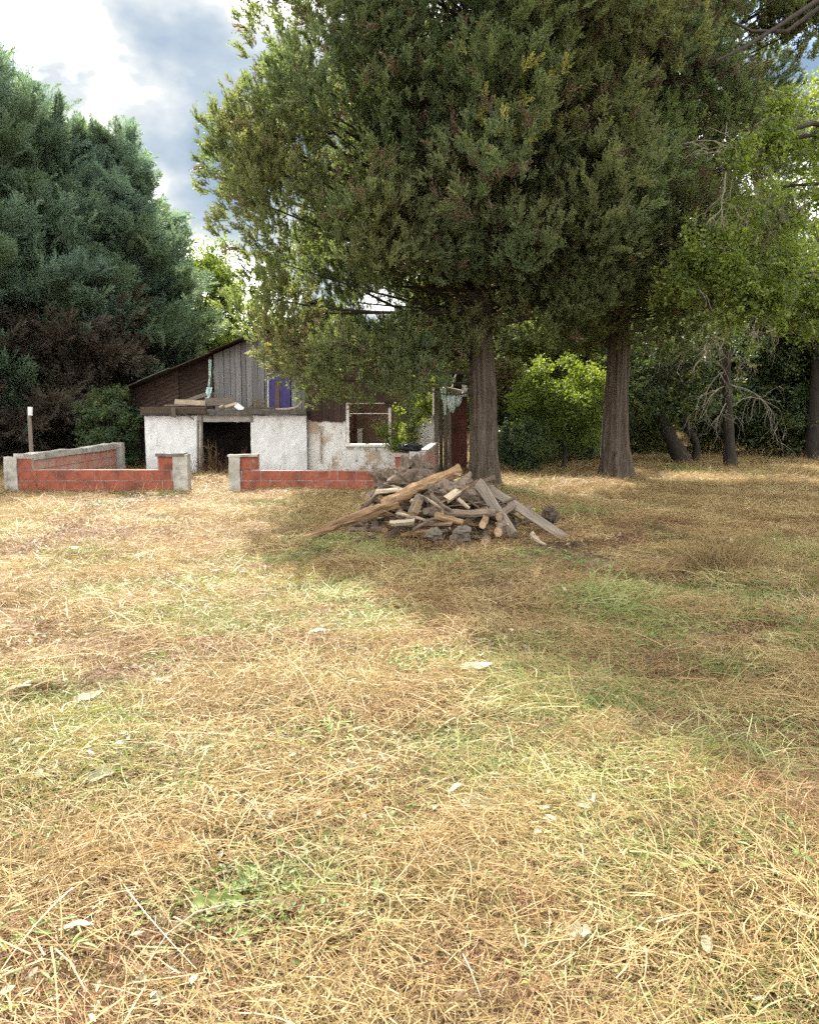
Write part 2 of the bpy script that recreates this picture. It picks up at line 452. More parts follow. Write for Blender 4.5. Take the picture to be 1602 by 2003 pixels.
# hay: mown stalks lying over each other
def hay_src(name, seed, n, R, lmin, lmax, wmin, wmax, lift, mat, curl=.5, tufts=0):
    r = np.random.default_rng(seed)
    V, Fc, A = [], [], []
    S = 4
    main = r.uniform(0, 6.28)
    for i in range(n):
        a0 = r.uniform(0, 6.28); rr = R * math.sqrt(r.uniform())
        x, y, z = rr * math.cos(a0), rr * math.sin(a0), r.uniform(0, lift) * (1 - .5 * rr / R)
        ang = main + r.normal(0, 1.0); ln = lmin + (lmax - lmin) * r.uniform() ** 2.1; w = r.uniform(wmin, wmax)
        pitch_ = r.normal(.10, .22); c = r.normal(0, curl)
        if tufts and r.uniform() < tufts: pitch_ = r.uniform(.4, 1.25); z = 0
        roll = r.normal(0, .7); b = len(V); col = r.uniform()
        for s in range(S + 1):
            q = s / S
            ww = w * (1 - .7 * q) * .5
            sx, sy = -math.sin(ang) * math.cos(roll), math.cos(ang) * math.cos(roll)
            sz = math.sin(roll)
            V.append((x + sx * ww, y + sy * ww, max(z + sz * ww, -.01))); V.append((x - sx * ww, y - sy * ww, max(z - sz * ww, -.01)))
            ang += c / S; st = ln / S
            x += math.cos(ang) * math.cos(pitch_) * st; y += math.sin(ang) * math.cos(pitch_) * st; z += math.sin(pitch_) * st
            pitch_ -= .28 / S * (1 + abs(c))
        for s in range(S):
            Fc.append((b + 2 * s, b + 2 * s + 1, b + 2 * s + 3, b + 2 * s + 2)); A.append(col)
    return src(name, np_mesh(name, np.array(V), np.array(Fc), A, mat))
def leaflet_src(name, seed, n, R, lmin, lmax, asp, mat, stand=.5):
    """low broad blades and small leaves"""
    r = np.random.default_rng(seed); V, Fc, A = [], [], []
    for i in range(n):
        a0 = r.uniform(0, 6.28); rr = R * math.sqrt(r.uniform())
        b0 = Vector((rr * math.cos(a0), rr * math.sin(a0), r.uniform(0, .03)))
        an = r.uniform(0, 6.28); pt = r.uniform(-.1, stand)
        d = Vector((math.cos(an) * math.cos(pt), math.sin(an) * math.cos(pt), math.sin(pt)))
        sd = Vector((-math.sin(an), math.cos(an), r.uniform(-.5, .5))).normalized(); nn = d.cross(sd)
        l = r.uniform(lmin, lmax); w = l * asp * r.uniform(.7, 1.2); k = len(V); col = r.uniform()
        cup = r.uniform(.05, .3) * w
        for (fa, fb, fc) in ((0, 0, 0), (.35, .5, cup), (.35, -.5, cup), (.75, .4, cup * .7), (.75, -.4, cup * .7), (1, 0, -.1 * l), (.35, 0, 0), (.75, 0, -.02 * l)):
            V.append(b0 + d * (l * fa) + sd * (w * fb) + nn * fc)
        for q in ((0, 2, 6, 0), (0, 6, 1, 0), (6, 2, 4, 7), (1, 6, 7, 3), (7, 4, 5, 7), (3, 7, 5, 3)):
            pass
        Fc += [(k, k + 2, k + 4, k + 6), (k, k + 6, k + 3, k + 1), (k + 6, k + 4, k + 5, k + 7), (k + 6, k + 7, k + 5, k + 3)]
        A += [col] * 4
    return src(name, np_mesh(name, np.array([tuple(v) for v in V]), np.array(Fc), A, mat))

HAY = leaf_mat('hay', [(0, (.06, .035, .017)), (.35, (.20, .142, .062)), (.7, (.36, .275, .13)), (1, (.54, .455, .26))], .25, (.25, .172, .08), 2.3, (1.1, 1, .8), .15)
HAYG = leaf_mat('hay_green', [(0, (.06, .078, .025)), (.4, (.145, .168, .055)), (.75, (.285, .295, .12)), (1, (.49, .48, .28))], .3, (.14, .17, .05), 3, (1.15, 1.1, .6), .2)
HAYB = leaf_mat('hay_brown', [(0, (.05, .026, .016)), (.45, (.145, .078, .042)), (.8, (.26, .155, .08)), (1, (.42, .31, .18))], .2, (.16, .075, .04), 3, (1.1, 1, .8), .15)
WEED = leaf_mat('weed_leaf', [(0, (.045, .08, .02)), (.5, (.10, .15, .035)), (1, (.22, .27, .08))], .35, None, 1, (1.3, 1.25, .5))
PALE = leaf_mat('pale_leaf', [(0, (.13, .115, .065)), (.5, (.21, .195, .125)), (1, (.30, .285, .20))], .2, None, 1, (1.1, 1.05, .9))
DEAD = leaf_mat('dead_leaf', [(0, (.04, .024, .016)), (.6, (.115, .07, .04)), (1, (.23, .16, .09))], .25, None, 1, (1.1, .9, .7), .03)
hs = []
for k in range(4): hs.append(hay_src('hay_clump', 10 + k, 900, .36, .02, .21, .0016, .005, .055, HAY, .6, .07))
for k in range(3): hs.append(hay_src('hay_clump_green', 30 + k, 820, .36, .025, .22, .002, .0058, .055, HAYG, .7, .12))
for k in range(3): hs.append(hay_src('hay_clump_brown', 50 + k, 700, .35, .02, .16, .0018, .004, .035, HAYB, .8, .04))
hs.append(leaflet_src('weed_clump', 70, 110, .27, .02, .055, .40, WEED, .5))
hs.append(leaflet_src('weed_clump', 71, 90, .26, .03, .085, .18, WEED, .5))
hs.append(leaflet_src('pale_scraps', 72, 24, .33, .015, .055, .45, PALE, .7))
hs.append(leaflet_src('dead_scraps', 73, 150, .33, .012, .042, .5, DEAD, .6))
for k in range(2): hs.append(hay_src('long_stalks', 80 + k, 36, .32, .30, .62, .0025, .0055, .07, HAY, .35, .1))

GB = [(450, 1140, .55), (560, 1210, .7), (660, 1245, .4), (740, 1300, .55), (1000, 1370, .6), (830, 1430, .5), (1250, 1490, .35), (1520, 1530, .35), (500, 1745, .28), (1420, 1740, .4), (40, 1500, .4), (1560, 1080, .6),
      (90, 1620, .35), (1400, 1880, .35), (1530, 1960, .3), (640, 1085, .6), (870, 1110, .45), (720, 1240, .4), (1100, 1530, .3), (60, 1400, .35), (1180, 1340, .5), (1330, 1200, .8), (1470, 1200, .6), (350, 1540, .2), (900, 1310, .4), (1100, 1380, .4), (1090, 1000, .4), (310, 1145, .4)]
BB = [(1230, 1045, 1.35), (1130, 1090, .8), (20, 1260, .45), (250, 1340, .5), (260, 1490, .28), (380, 1430, .25), (560, 1780, .2), (1550, 1270, .5), (60, 1090, .5), (140, 1045, 1.3), (250, 985, 1.2), (880, 1480, .3), (1580, 1430, .4), (1230, 1130, .5), (830, 1085, .8), (1000, 1950, .2), (200, 1960, .2), (800, 1210, .4), (1000, 1150, .6), (1390, 1330, .4)]  # brown litter, and in places tree shade put into the straw colour
def blobs(lst):
    q = []
    for px, py, r_ in lst:
        g = G(px, py); q.append((g.x, g.y, r_))
    return np.array(q)
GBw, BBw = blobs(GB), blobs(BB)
def fld(x, y, B):
    d = ((x[:, None] - B[None, :, 0]) ** 2 + ((y[:, None] - B[None, :, 1]) * .8) ** 2) / B[None, :, 2] ** 2
    return np.exp(-d).max(1)
def hay_points(y0, y1, dens, sc, extra):
    hw1 = y1 * .62 + 1.2
    n = int((y1 - y0) * 2 * hw1 * dens)
    x = RNG.uniform(-hw1, hw1, n); y = RNG.uniform(y0, y1, n)
    k = np.abs(x) < y * .62 + 1.2
    x, y = x[k], y[k]; n = len(x)
    ns = np.array([noise.noise(Vector((a * .8, b * .8, 3.3))) for a, b in zip(x, y)])
    ns2 = np.array([noise.noise(Vector((a * 1.3, b * 1.3, 9.1))) for a, b in zip(x, y)])
    pg = np.clip(.04 + .60 * fld(x, y, GBw) + .30 * np.clip(ns - .1, 0, 1), 0, .9)
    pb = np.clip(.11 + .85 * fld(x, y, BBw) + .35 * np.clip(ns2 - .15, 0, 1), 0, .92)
    u = RNG.uniform(0, 1, n); v = RNG.uniform(0, 1, n)
    idx = RNG.integers(0, 4, n)
    gmask = u < pg; idx[gmask] = 4 + RNG.integers(0, 3, gmask.sum())
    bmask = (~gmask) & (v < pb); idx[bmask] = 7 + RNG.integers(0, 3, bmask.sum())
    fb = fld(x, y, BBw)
    w = RNG.uniform(0, 1, n)
    wm = gmask & (w < .42); idx[wm] = 10 + RNG.integers(0, 2, wm.sum())
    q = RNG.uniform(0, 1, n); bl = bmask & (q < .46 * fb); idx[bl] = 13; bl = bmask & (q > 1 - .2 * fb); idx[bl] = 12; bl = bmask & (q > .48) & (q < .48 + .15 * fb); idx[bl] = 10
    idx[(w > .955)] = 12; idx[(w > .915) & (w <= .955)] = 13
    ls = (w > .885) & (w <= .915); idx[ls] = 14 + RNG.integers(0, 2, ls.sum())
    s = sc * RNG.uniform(.8, 1.25, n)
    z = gh(x, y) + RNG.uniform(-.008, .012 + extra, n)
    rot = np.stack([RNG.normal(0, .06, n), RNG.normal(0, .06, n), RNG.uniform(0, 6.28, n)], 1)
    # keep hay out of walls and the house
    inside = (y > 21.3) & (x > -7.2) & (x < 1.0)
    ns3 = np.array([noise.noise(Vector((a * 2.6, b * 2.6, 5.7))) for a, b in zip(x, y)])
    keep = ~inside & ~((ns3 < -.2) & (RNG.uniform(0, 1, n) < .2))
    return x[keep], y[keep], z[keep], rot[keep], s[keep], idx[keep]
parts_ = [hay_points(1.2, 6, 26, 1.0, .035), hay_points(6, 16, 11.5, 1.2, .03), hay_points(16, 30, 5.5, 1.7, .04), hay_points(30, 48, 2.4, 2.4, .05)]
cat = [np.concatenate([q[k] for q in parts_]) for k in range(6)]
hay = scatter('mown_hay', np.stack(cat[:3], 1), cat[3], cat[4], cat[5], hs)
tag(hay, 'mown dry straw and green stalks strewn over the whole yard', None, None, 'stuff')
print('hay instances', len(cat[0]))
# ------------------------------------------------------------------ trees
def diamonds(base, d, side, l, w, up):
    """two faces per leaflet: base, left, tip, right, lightly folded"""
    return [base, base + d * (l * .45) + side * (w * .5) + up * (w * .18), base + d * l, base + d * (l * .45) - side * (w * .5) + up * (w * .18)]
def rand_unit(r):
    v = Vector((r.normal(), r.normal(), r.normal())); return v.normalized()
def tuft_src(name, seed, mat, ln=.36, shoots=8, per=11, l=(.035, .07), w=(.012, .02), spread=.55):
    """upright tuft of scaly cypress foliage along +Z"""
    r = np.random.default_rng(seed); V, Fc, A = [], [], []
    for s in range(shoots):
        z0 = r.uniform(0, .55) * ln
        an = r.uniform(0, 6.28); k = r.uniform(.15, spread)
        d = Vector((math.cos(an) * k, math.sin(an) * k, 1)).normalized()
        p0 = Vector((0, 0, z0)); sl = ln * r.uniform(.35, .65)
        for q in range(per):
            f = (q + r.uniform()) / per
            b = p0 + d * (sl * f); dd = (d + rand_unit(r) * .65).normalized()
            sd = dd.cross(rand_unit(r)).normalized(); up = dd.cross(sd)
            n0 = len(V); V += diamonds(b, dd, sd, r.uniform(*l) * (1.15 - .4 * f), r.uniform(*w), up)
            Fc.append((n0, n0 + 1, n0 + 2, n0 + 3)); A.append(min(1, max(0, r.uniform(0, .6) + .4 * f)))
    return src(name, np_mesh(name, np.array([tuple(v) for v in V]), np.array(Fc), A, mat))
def plume_src(name, seed, mat, ln=.75, nb=15, per=8, droop=.5):
    """feathery flat spray along +Z, tip nodding towards +X"""
    r = np.random.default_rng(seed); V, Fc, A = [], [], []
    def axis(f): return Vector((droop * .4 * ln * f ** 2, 0, ln * (f - .12 * f * f)))
    for b in range(nb * 2):
        f = (b + r.uniform()) / (nb * 2); sgn = 1 if b % 2 else -1
        p0 = axis(f); tan = (axis(min(1, f + .05)) - axis(f - .02)).normalized()
        d = (tan * .8 + Vector((0, sgn, 0)) * (.75) + Vector((r.normal() * .25, 0, 0))).normalized()
        bl = ln * (.34 * (1 - f) ** .7 + .06) * r.uniform(.7, 1.2)
        for q in range(per):
            g = (q + r.uniform()) / per
            bb = p0 + d * (bl * g) + Vector((.10 * bl * g * g, 0, 0)); dd = (d + tan * .4 + rand_unit(r) * .5).normalized()
            sd = dd.cross(rand_unit(r)).normalized(); up = dd.cross(sd)
            n0 = len(V); V += diamonds(bb, dd, sd, r.uniform(.045, .085), r.uniform(.012, .022), up)
            Fc.append((n0, n0 + 1, n0 + 2, n0 + 3)); A.append(r.uniform())
    return src(name, np_mesh(name, np.array([tuple(v) for v in V]), np.array(Fc), A, mat))
def leafy_src(name, seed, mat, n=26, R=.28, l=(.06, .11), asp=.6, twig=None):
    r = np.random.default_rng(seed); V, Fc, A, MI = [], [], [], []
    for tw in range(4):
        d = (rand_unit(r) * .8 + Vector((0, 0, .8))).normalized()
        for q in range(n // 4):
            b = d * (R * 1.3 * (q + r.uniform()) / (n / 4)) + rand_unit(r) * .05
            dd = (d * .4 + rand_unit(r) * .9 + Vector((0, 0, -.25))).normalized()
            nn = (Vector((0, 0, 1)) + rand_unit(r) * .7).normalized()
            sd = dd.cross(nn).normalized(); nn = sd.cross(dd)
            L_ = r.uniform(*l); w = L_ * asp; k = len(V); c_ = r.uniform(.05, .25)
            for fa, fb, fc in ((0, 0, 0), (.3, .5, c_), (.7, .42, c_), (1, 0, -.12), (.7, -.42, c_), (.3, -.5, c_)):
                V.append(b + dd * (L_ * fa) + sd * (w * fb) + nn * (w * fc))
            Fc += [(k, k + 1, k + 2, k + 3), (k, k + 3, k + 4, k + 5)]; cc = r.uniform(); A += [cc, cc]
    return src(name, np_mesh(name, np.array([tuple(v) for v in V]), np.array(Fc), A, mat))

CYP = leaf_mat('cypress_foliage', [(0, (.05, .072, .045)), (.4, (.105, .142, .075)), (.75, (.165, .205, .09)), (1, (.25, .28, .11))], .52, (.155, .165, .075), .55, (1.2, 1.25, .62))  # brightest stop puts sunlit shoot tips into the foliage colour
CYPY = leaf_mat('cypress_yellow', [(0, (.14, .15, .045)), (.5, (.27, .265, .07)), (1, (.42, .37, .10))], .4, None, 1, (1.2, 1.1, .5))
CYPB = leaf_mat('cypress_brown', [(0, (.06, .045, .03)), (.5, (.125, .092, .058)), (1, (.20, .155, .09))], .3, None, 1, (1.2, 1.0, .6))
BLU = leaf_mat('feathery_foliage', [(0, (.085, .125, .11)), (.45, (.14, .20, .168)), (.8, (.17, .235, .175)), (1, (.21, .265, .15))], .52, (.115, .155, .09), .5, (1.1, 1.2, .85))
BLUB = leaf_mat('dead_foliage', [(0, (.036, .031, .026)), (.5, (.072, .06, .046)), (1, (.125, .105, .07))], .25, None, 1, (1.2, 1.0, .7))
LG = leaf_mat('leaf_bright', [(0, (.065, .105, .025)), (.5, (.135, .18, .04)), (1, (.25, .29, .075))], .5, None, 1, (1.35, 1.35, .45), .35)
LM = leaf_mat('leaf_mid', [(0, (.04, .06, .02)), (.5, (.085, .112, .032)), (1, (.16, .185, .05))], .45, (.10, .11, .032), .7, (1.3, 1.3, .5), .3)
LD = leaf_mat('leaf_dark', [(0, (.026, .046, .024)), (.5, (.055, .086, .038)), (1, (.10, .14, .052))], .35, None, .7, (1.3, 1.3, .5), .3)
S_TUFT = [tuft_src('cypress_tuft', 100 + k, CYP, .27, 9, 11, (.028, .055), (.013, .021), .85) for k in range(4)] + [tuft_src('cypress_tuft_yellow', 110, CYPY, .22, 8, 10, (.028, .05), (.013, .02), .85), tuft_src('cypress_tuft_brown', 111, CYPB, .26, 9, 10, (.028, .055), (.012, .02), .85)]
S_PLUME = [plume_src('feathery_spray', 120 + k, BLU) for k in range(3)] + [plume_src('dead_spray', 130 + k, BLUB, .7) for k in range(2)]
S_LG = [leafy_src('bright_leaves', 140 + k, LG, 28, .30, (.07, .12)) for k in range(2)]
S_LM = [leafy_src('mid_leaves', 150 + k, LM, 32, .34, (.06, .11)) for k in range(2)] + [leafy_src('bright_leaves', 152, LG, 28, .32, (.06, .10))]
S_LD = [leafy_src('dark_leaves', 160 + k, LD, 34, .34, (.06, .11)) for k in range(2)] + [leafy_src('mid_leaves', 162, LM, 28, .32, (.06, .10))]

def tuft_puff(seed, brown=.05, yellow=.006, n=100):
    """lump of cypress tufts, radius .7, its outer side towards +X"""
    r = np.random.default_rng(seed); PT, DR, SC_, ID = [], [], [], []; o_ = Vector((1, 0, 0))
    while len(PT) < n:
        u = rand_unit(r) * (r.uniform() ** .4)
        if u.x < -.35 and r.uniform() < .6: continue
        PT.append(Vector((u.x * .7, u.y * .7, u.z * .62 - .1))); DR.append(u * .6 + o_ * .22 + Vector((0, 0, .95)) + rand_unit(r) * .45); SC_.append(r.uniform(.7, 1.25))
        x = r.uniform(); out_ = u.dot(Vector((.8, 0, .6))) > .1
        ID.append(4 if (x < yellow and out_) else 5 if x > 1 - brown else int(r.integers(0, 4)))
    return compose('cypress_bough', S_TUFT, PT, DR, SC_, ID, seed)
def plume_puff(seed, dead=False, n=16, L_=.75):
    """fan of feathery sprays reaching along +X"""
    r = np.random.default_rng(seed); PT, DR, SC_, ID = [], [], [], []
    for k in range(n):
        PT.append(Vector((r.uniform(-.40, .25), r.normal() * .20, r.normal() * .09))); DR.append(Vector((1, r.normal() * .42, r.normal(.18, .22)))); SC_.append(r.uniform(.7, 1.3))
        ID.append(3 + int(r.integers(0, 2)) if dead and r.uniform() < .9 else int(r.integers(0, 3)))
    return compose('feathery_bough', S_PLUME, PT, DR, SC_, ID, seed)
def leafy_puff(seed, srcs, mix, n=20):
    r = np.random.default_rng(seed); PT, DR, SC_, ID = [], [], [], []
    for k in range(n):
        v = rand_unit(r) * (r.uniform() ** .4)
        PT.append(Vector((v.x * .55, v.y * .55, v.z * .4))); DR.append(v * .7 + Vector((.2, 0, .6)) + rand_unit(r) * .4); SC_.append(r.uniform(.7, 1.15))
        ID.append(len(srcs) - 1 if r.uniform() < mix else int(r.integers(0, max(1, len(srcs) - 1))))
    return compose('leafy_bough', srcs, PT, DR, SC_, ID, seed)
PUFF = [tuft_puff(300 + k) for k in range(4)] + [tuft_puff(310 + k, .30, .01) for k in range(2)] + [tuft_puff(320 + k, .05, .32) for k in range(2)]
FAN = [plume_puff(330 + k) for k in range(4)] + [plume_puff(340 + k, True) for k in range(2)]
P_LG = [leafy_puff(350 + k, S_LG, .5) for k in range(2)]
P_LM = [leafy_puff(360 + k, S_LM, .25) for k in range(3)]
P_LD = [leafy_puff(370 + k, S_LD, .25) for k in range(3)]
BOUGH = {id(S_LG): P_LG, id(S_LM): P_LM, id(S_LD): P_LD}

def trunk_mesh(pts, radii, n, seed, wob=.10, ridge=.12, sub=10):
    mb = MB(); P_, R_ = [], []
    for i in range(len(pts) - 1):
        for s in range(sub):
            f = s / sub; P_.append(Vector(pts[i]).lerp(Vector(pts[i + 1]), f)); R_.append(radii[i] + (radii[i + 1] - radii[i]) * f)
    P_.append(Vector(pts[-1])); R_.append(radii[-1])
    mb.tube(P_, R_, n, wob=wob, seed=seed, ridge=ridge)
    return mb
def bezier(a, b, c, n):
    return [a * (1 - t) ** 2 + b * (2 * t * (1 - t)) + c * t * t for t in [i / n for i in range(n + 1)]]

def cypress(name, label, px, py, prof, top, npuff, per, trunk_pts, trunk_r, seed, puff_r=(.5, 1.0), yellow=(), trunk_name='trunk'):
    """old cypress: puffs of tufts on the ends of limbs, by an outline that depends on height and side"""
    b = G(px, py); root = empty(name, b); tag(root, label, 'tree', 'old cypresses in the yard')
    r = np.random.default_rng(seed)
    tb = trunk_mesh([b + Vector(q) for q in trunk_pts], trunk_r, 64, seed, .05, .3)
    put('trunk', tb, M['bark_cypress'], root, True)
    br = MB(); PT, RO, SCL, IDX = [], [], [], []
    zs = [q[2] for q in trunk_pts]
    def axis(z):
        for i in range(len(zs) - 1):
            if z <= zs[i + 1]:
                f = (z - zs[i]) / (zs[i + 1] - zs[i]); return Vector(trunk_pts[i]).lerp(Vector(trunk_pts[i + 1]), f)
        return Vector(trunk_pts[-1])
    made = 0; tries = 0
    while made < npuff and tries < npuff * 30:
        tries += 1
        th = r.uniform(0, 2 * math.pi); h = r.uniform(1.6, top)
        R = prof(h, th)
        R -= .45
        if R <= .25 or r.uniform() > min(1, R / 5.0) * (.85 if h < 5.6 else 1): continue
        q = 1 - .75 * r.uniform() ** 1.9
        c = Vector((math.cos(th) * R * q, math.sin(th) * R * q, h)) + Vector((axis(h).x * .5, axis(h).y * .5, 0))
        made += 1
        pr = r.uniform(*puff_r) * (.75 + .25 * min(1, R / 4))
        outw = Vector((c.x, c.y, 0)).normalized()
        z0 = max(min(h - .1, r.uniform(2.9, 4.4)), min(h - .1, h - R * q * r.uniform(.15, .55)))
        a0 = axis(z0)
        mid = a0.lerp(c, .55) + Vector((0, 0, r.uniform(-.4, .1)))
        pts = bezier(b + a0, b + mid, b + c, 6)
        k0 = (.010 + .0065 * R * q) * r.uniform(.7, 1.2)
        br.tube(pts, [k0 * (1 - .8 * i / 6) + .006 for i in range(7)], 5, seed=made, wob=.1)
        cw = b + c
        brown = noise.noise(Vector(cw) * .45) > .3
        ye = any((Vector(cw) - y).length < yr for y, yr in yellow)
        PT.append(c); RO.append((r.normal() * .22, r.normal() * .22, math.atan2(outw.y, outw.x) + r.normal() * .35)); SCL.append(pr / .7)
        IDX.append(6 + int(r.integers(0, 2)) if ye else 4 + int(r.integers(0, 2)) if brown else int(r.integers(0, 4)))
    for k in range(60):                                            # inner foliage close round the trunk
        th = r.uniform(0, 6.28); h = r.uniform(4.0, 8.5); R = r.uniform(.6, 3.3)
        c = Vector((math.cos(th) * R, math.sin(th) * R, 0)) + axis(h)
        PT.append(c); RO.append((r.normal() * .3, r.normal() * .3, th + r.normal() * .4)); SCL.append(r.uniform(.65, 1.05)); IDX.append(int(r.integers(0, 5)))
    for k in range(46):                                            # hanging boughs on the open, yard side
        th = -1.62 + r.normal() * .75; h = 4.1 + 3.6 * r.uniform() ** 1.2; R = r.uniform(1.0, 2.9)
        c = Vector((math.cos(th) * R, math.sin(th) * R, 0)) + axis(h)
        PT.append(c); RO.append((r.normal() * .3, r.normal() * .3, th + r.normal() * .4)); SCL.append(r.uniform(.65, 1.05)); IDX.append(int(r.integers(0, 5)))
    put('branch', br, M['limb_dark'], root, True)
    scatter('crown', np.array([tuple(v) for v in PT]), RO, SCL, IDX, PUFF, root)
    print(name, 'tufts', len(PT))
    return root

def interp(tab, h):
    xs, ys = zip(*tab)
    return float(np.interp(h, xs, ys))
A_L = [(1.5, 0), (1.75, 3.0), (2.1, 4.3), (2.8, 4.9), (3.6, 4.9), (4.6, 4.6), (5.2, 5.2), (6.2, 5.2), (7.4, 4.9), (8.3, 4.4), (9.8, 4.4), (12, 4.2), (14.5, 3.6), (17.5, 1.4), (18.5, 0)]
A_R = [(2.8, 0), (3.2, 2.4), (4.5, 3.4), (8, 4.0), (11, 3.8), (14.5, 3.0), (17.5, 1.2), (18.5, 0)]
A_F = [(3.3, 0), (3.8, 2.5), (5, 3.8), (8, 4.4), (11, 4.0), (14.5, 3.2), (17.5, 1.2), (18.5, 0)]
A_B = [(2.4, 0), (3.0, 3.2), (5, 4.3), (8, 4.5), (11, 4.0), (14.5, 2.4), (16.5, .5), (17, 0)]
def blend_prof(Lp, Rp, Fp, Bp):
    def prof(h, th):
        cx, sy = math.cos(th), math.sin(th)
        wx, wy = cx * cx, sy * sy
        return wx * interp(Rp if cx > 0 else Lp, h) + wy * interp(Bp if sy > 0 else Fp, h)
    return prof
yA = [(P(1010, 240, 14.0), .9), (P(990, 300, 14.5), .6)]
cypress('cypress_tree', 'huge dark cypress overhanging the ruined house, with its bare trunk right behind the wood pile', 947, 955,
        blend_prof(A_L, A_R, A_F, A_B), 18.5, 420, 0,
        [(0, 0, -.15), (-.01, 0, .12), (-.02, 0, .6), (-.06, 0, 2.0), (-.13, 0, 3.4), (-.15, .1, 7), (.1, .1, 12), (.1, 0, 17.5)],
        [.385, .33, .272, .242, .21, .16, .09, .03], 11, yellow=yA)
B_L = [(2.8, 0), (3.2, 2.0), (4.5, 3.2), (8, 3.8), (11, 3.6), (14, 2.8), (17, 1), (18, 0)]
B_R = [(2.6, 0), (3.1, 2.2), (4.5, 2.9), (6, 3.3), (8, 3.7), (10, 4.0), (14, 2.8), (17, 1), (18, 0)]
B_F = [(2.9, 0), (3.4, 2.2), (4.5, 3.2), (8, 3.9), (11, 3.6), (14, 2.8), (17, 1), (18, 0)]
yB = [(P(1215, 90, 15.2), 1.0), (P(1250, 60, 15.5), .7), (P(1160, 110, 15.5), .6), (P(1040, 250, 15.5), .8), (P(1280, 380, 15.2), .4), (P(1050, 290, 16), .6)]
cypress('cypress_tree', 'thick trunked cypress standing apart in the straw, between the green shrub and the forked trunk', 1205, 942,
        blend_prof(B_L, B_R, B_F, B_F), 18, 290, 0,
        [(0, 0, -.15), (0, 0, .1), (-.02, 0, .8), (-.04, 0, 2.0), (-.03, 0, 3.0), (.05, .1, 7), (.1, .1, 11), (.1, 0, 17)],
        [.42, .375, .31, .265, .235, .19, .1, .03], 23, yellow=yB)

def feathery(name, label, px, Y, top_py, spread, low, seed, nbr=95, dead=.0, dead_h=4.5, lean=0):
    """conifer of layered limbs that carry flat feathery sprays, tips turned up"""
    x = hx(px, Y, 600); b = Vector((x, Y, g1(x, Y))); top = hz(top_py, Y) - b.z
    root = empty(name, b); tag(root, label, 'tree', 'feathery conifers beside the ruined house')
    r = np.random.default_rng(seed)
    tb = trunk_mesh([b + Vector((0, 0, -.1)), b + Vector((0, 0, top * .4)), b + Vector((lean * .5, 0, top * .98))], [.26, .17, .02], 10, seed, sub=5)
    put('trunk', tb, M['bark_dark'], root, True)
    br = MB(); PT, SCL, IDX, RO = [], [], [], []
    for i in range(nbr):
        f = ((i + r.uniform()) / nbr) ** 1.05
        h = low + (top * .985 - low) * f; th = i * 2.399 + r.normal() * .3; f = min(1, max(0, f + r.normal() * .03))
        ln = spread * ((1 - f) ** .78) * r.uniform(.55, 1.22) * (1 if f > .15 else .75 + f * 1.6) + .22
        o_ = Vector((math.cos(th), math.sin(th), 0)); up0 = .15 + .5 * f
        p0 = Vector((lean * .5 * f, 0, h)); p1 = p0 + o_ * ln * .6 + Vector((0, 0, ln * up0 * .25)); p2 = p0 + o_ * ln + Vector((0, 0, ln * (up0 * .6 + .1)))
        pts = bezier(p0, p1, p2, 6)
        br.tube([b + q for q in pts], [(.016 + .012 * ln) * (1 - .85 * k / 6) + .004 for k in range(7)], 4)
        isdead = (h < dead_h + r.normal() * .9) and r.uniform() < dead
        g = .98
        while g > .1:
            q = p0 * (1 - g) ** 2 + p1 * (2 * g * (1 - g)) + p2 * g * g
            wide = .12 + .20 * ln * (1 - g * .8)
            for s in range(1 + int(r.uniform() < wide * 1.3) + int(r.uniform() < wide * .4)):
                PT.append(q + Vector((-o_.y, o_.x, 0)) * r.normal() * wide + Vector((0, 0, r.normal() * .12)))
                RO.append((r.normal() * .25, -(.10 + .5 * f + (.35 if g > .85 else 0)) + r.normal() * .22, th + r.normal() * .4)); SCL.append(r.uniform(.75, 1.15) * (.62 + .13 * min(3, ln)) * (1.25 if g > .85 else 1))
                IDX.append(4 + int(r.integers(0, 2)) if isdead else int(r.integers(0, 4)))
            g -= .36 / max(ln, .4) * r.uniform(.8, 1.2)
    for s in range(4):                                             # leader
        PT.append(Vector((lean * .5, 0, top - .45 - s * .25))); RO.append((r.normal() * .2, -1.15 + r.normal() * .15, r.uniform(0, 6.28) if s else .2)); SCL.append(.55 + .08 * s); IDX.append(int(r.integers(0, 4)))
    put('branch', br, M['limb_dark'], root, True)
    scatter('crown', np.array([tuple(v) for v in PT]), RO, SCL, IDX, FAN, root)
    print(name, 'plumes', len(PT))
    return root
feathery('feathery_conifer', 'tallest blue green conifer at the edge of the photo, its pointed tip nodding', 0, 25.0, 118, 3.6, .4, 31, 100, .9, 3.6, .6)
feathery('feathery_conifer', 'feathery green conifer with dead brown skirts behind the white post', 92, 26.0, 225, 3.4, .4, 32, 90, .75, 4.2, .3)
feathery('feathery_conifer', 'broad feathery conifer, dead brown low down, behind the concrete capped side wall', 172, 26.6, 262, 2.7, .5, 33, 84, .7, 3.0, .3)
feathery('feathery_conifer', 'feathery conifer with two thin tips, the one rising beside the sky gap', 226, 27.0, 258, 2.7, .6, 34, 88, .3, 2.2, .5)
feathery('feathery_conifer', 'shorter feathery conifer behind the rusty lean to, lit yellow green at its rim', 280, 29.5, 405, 2.1, .6, 35, 74, .2, 2, .2)

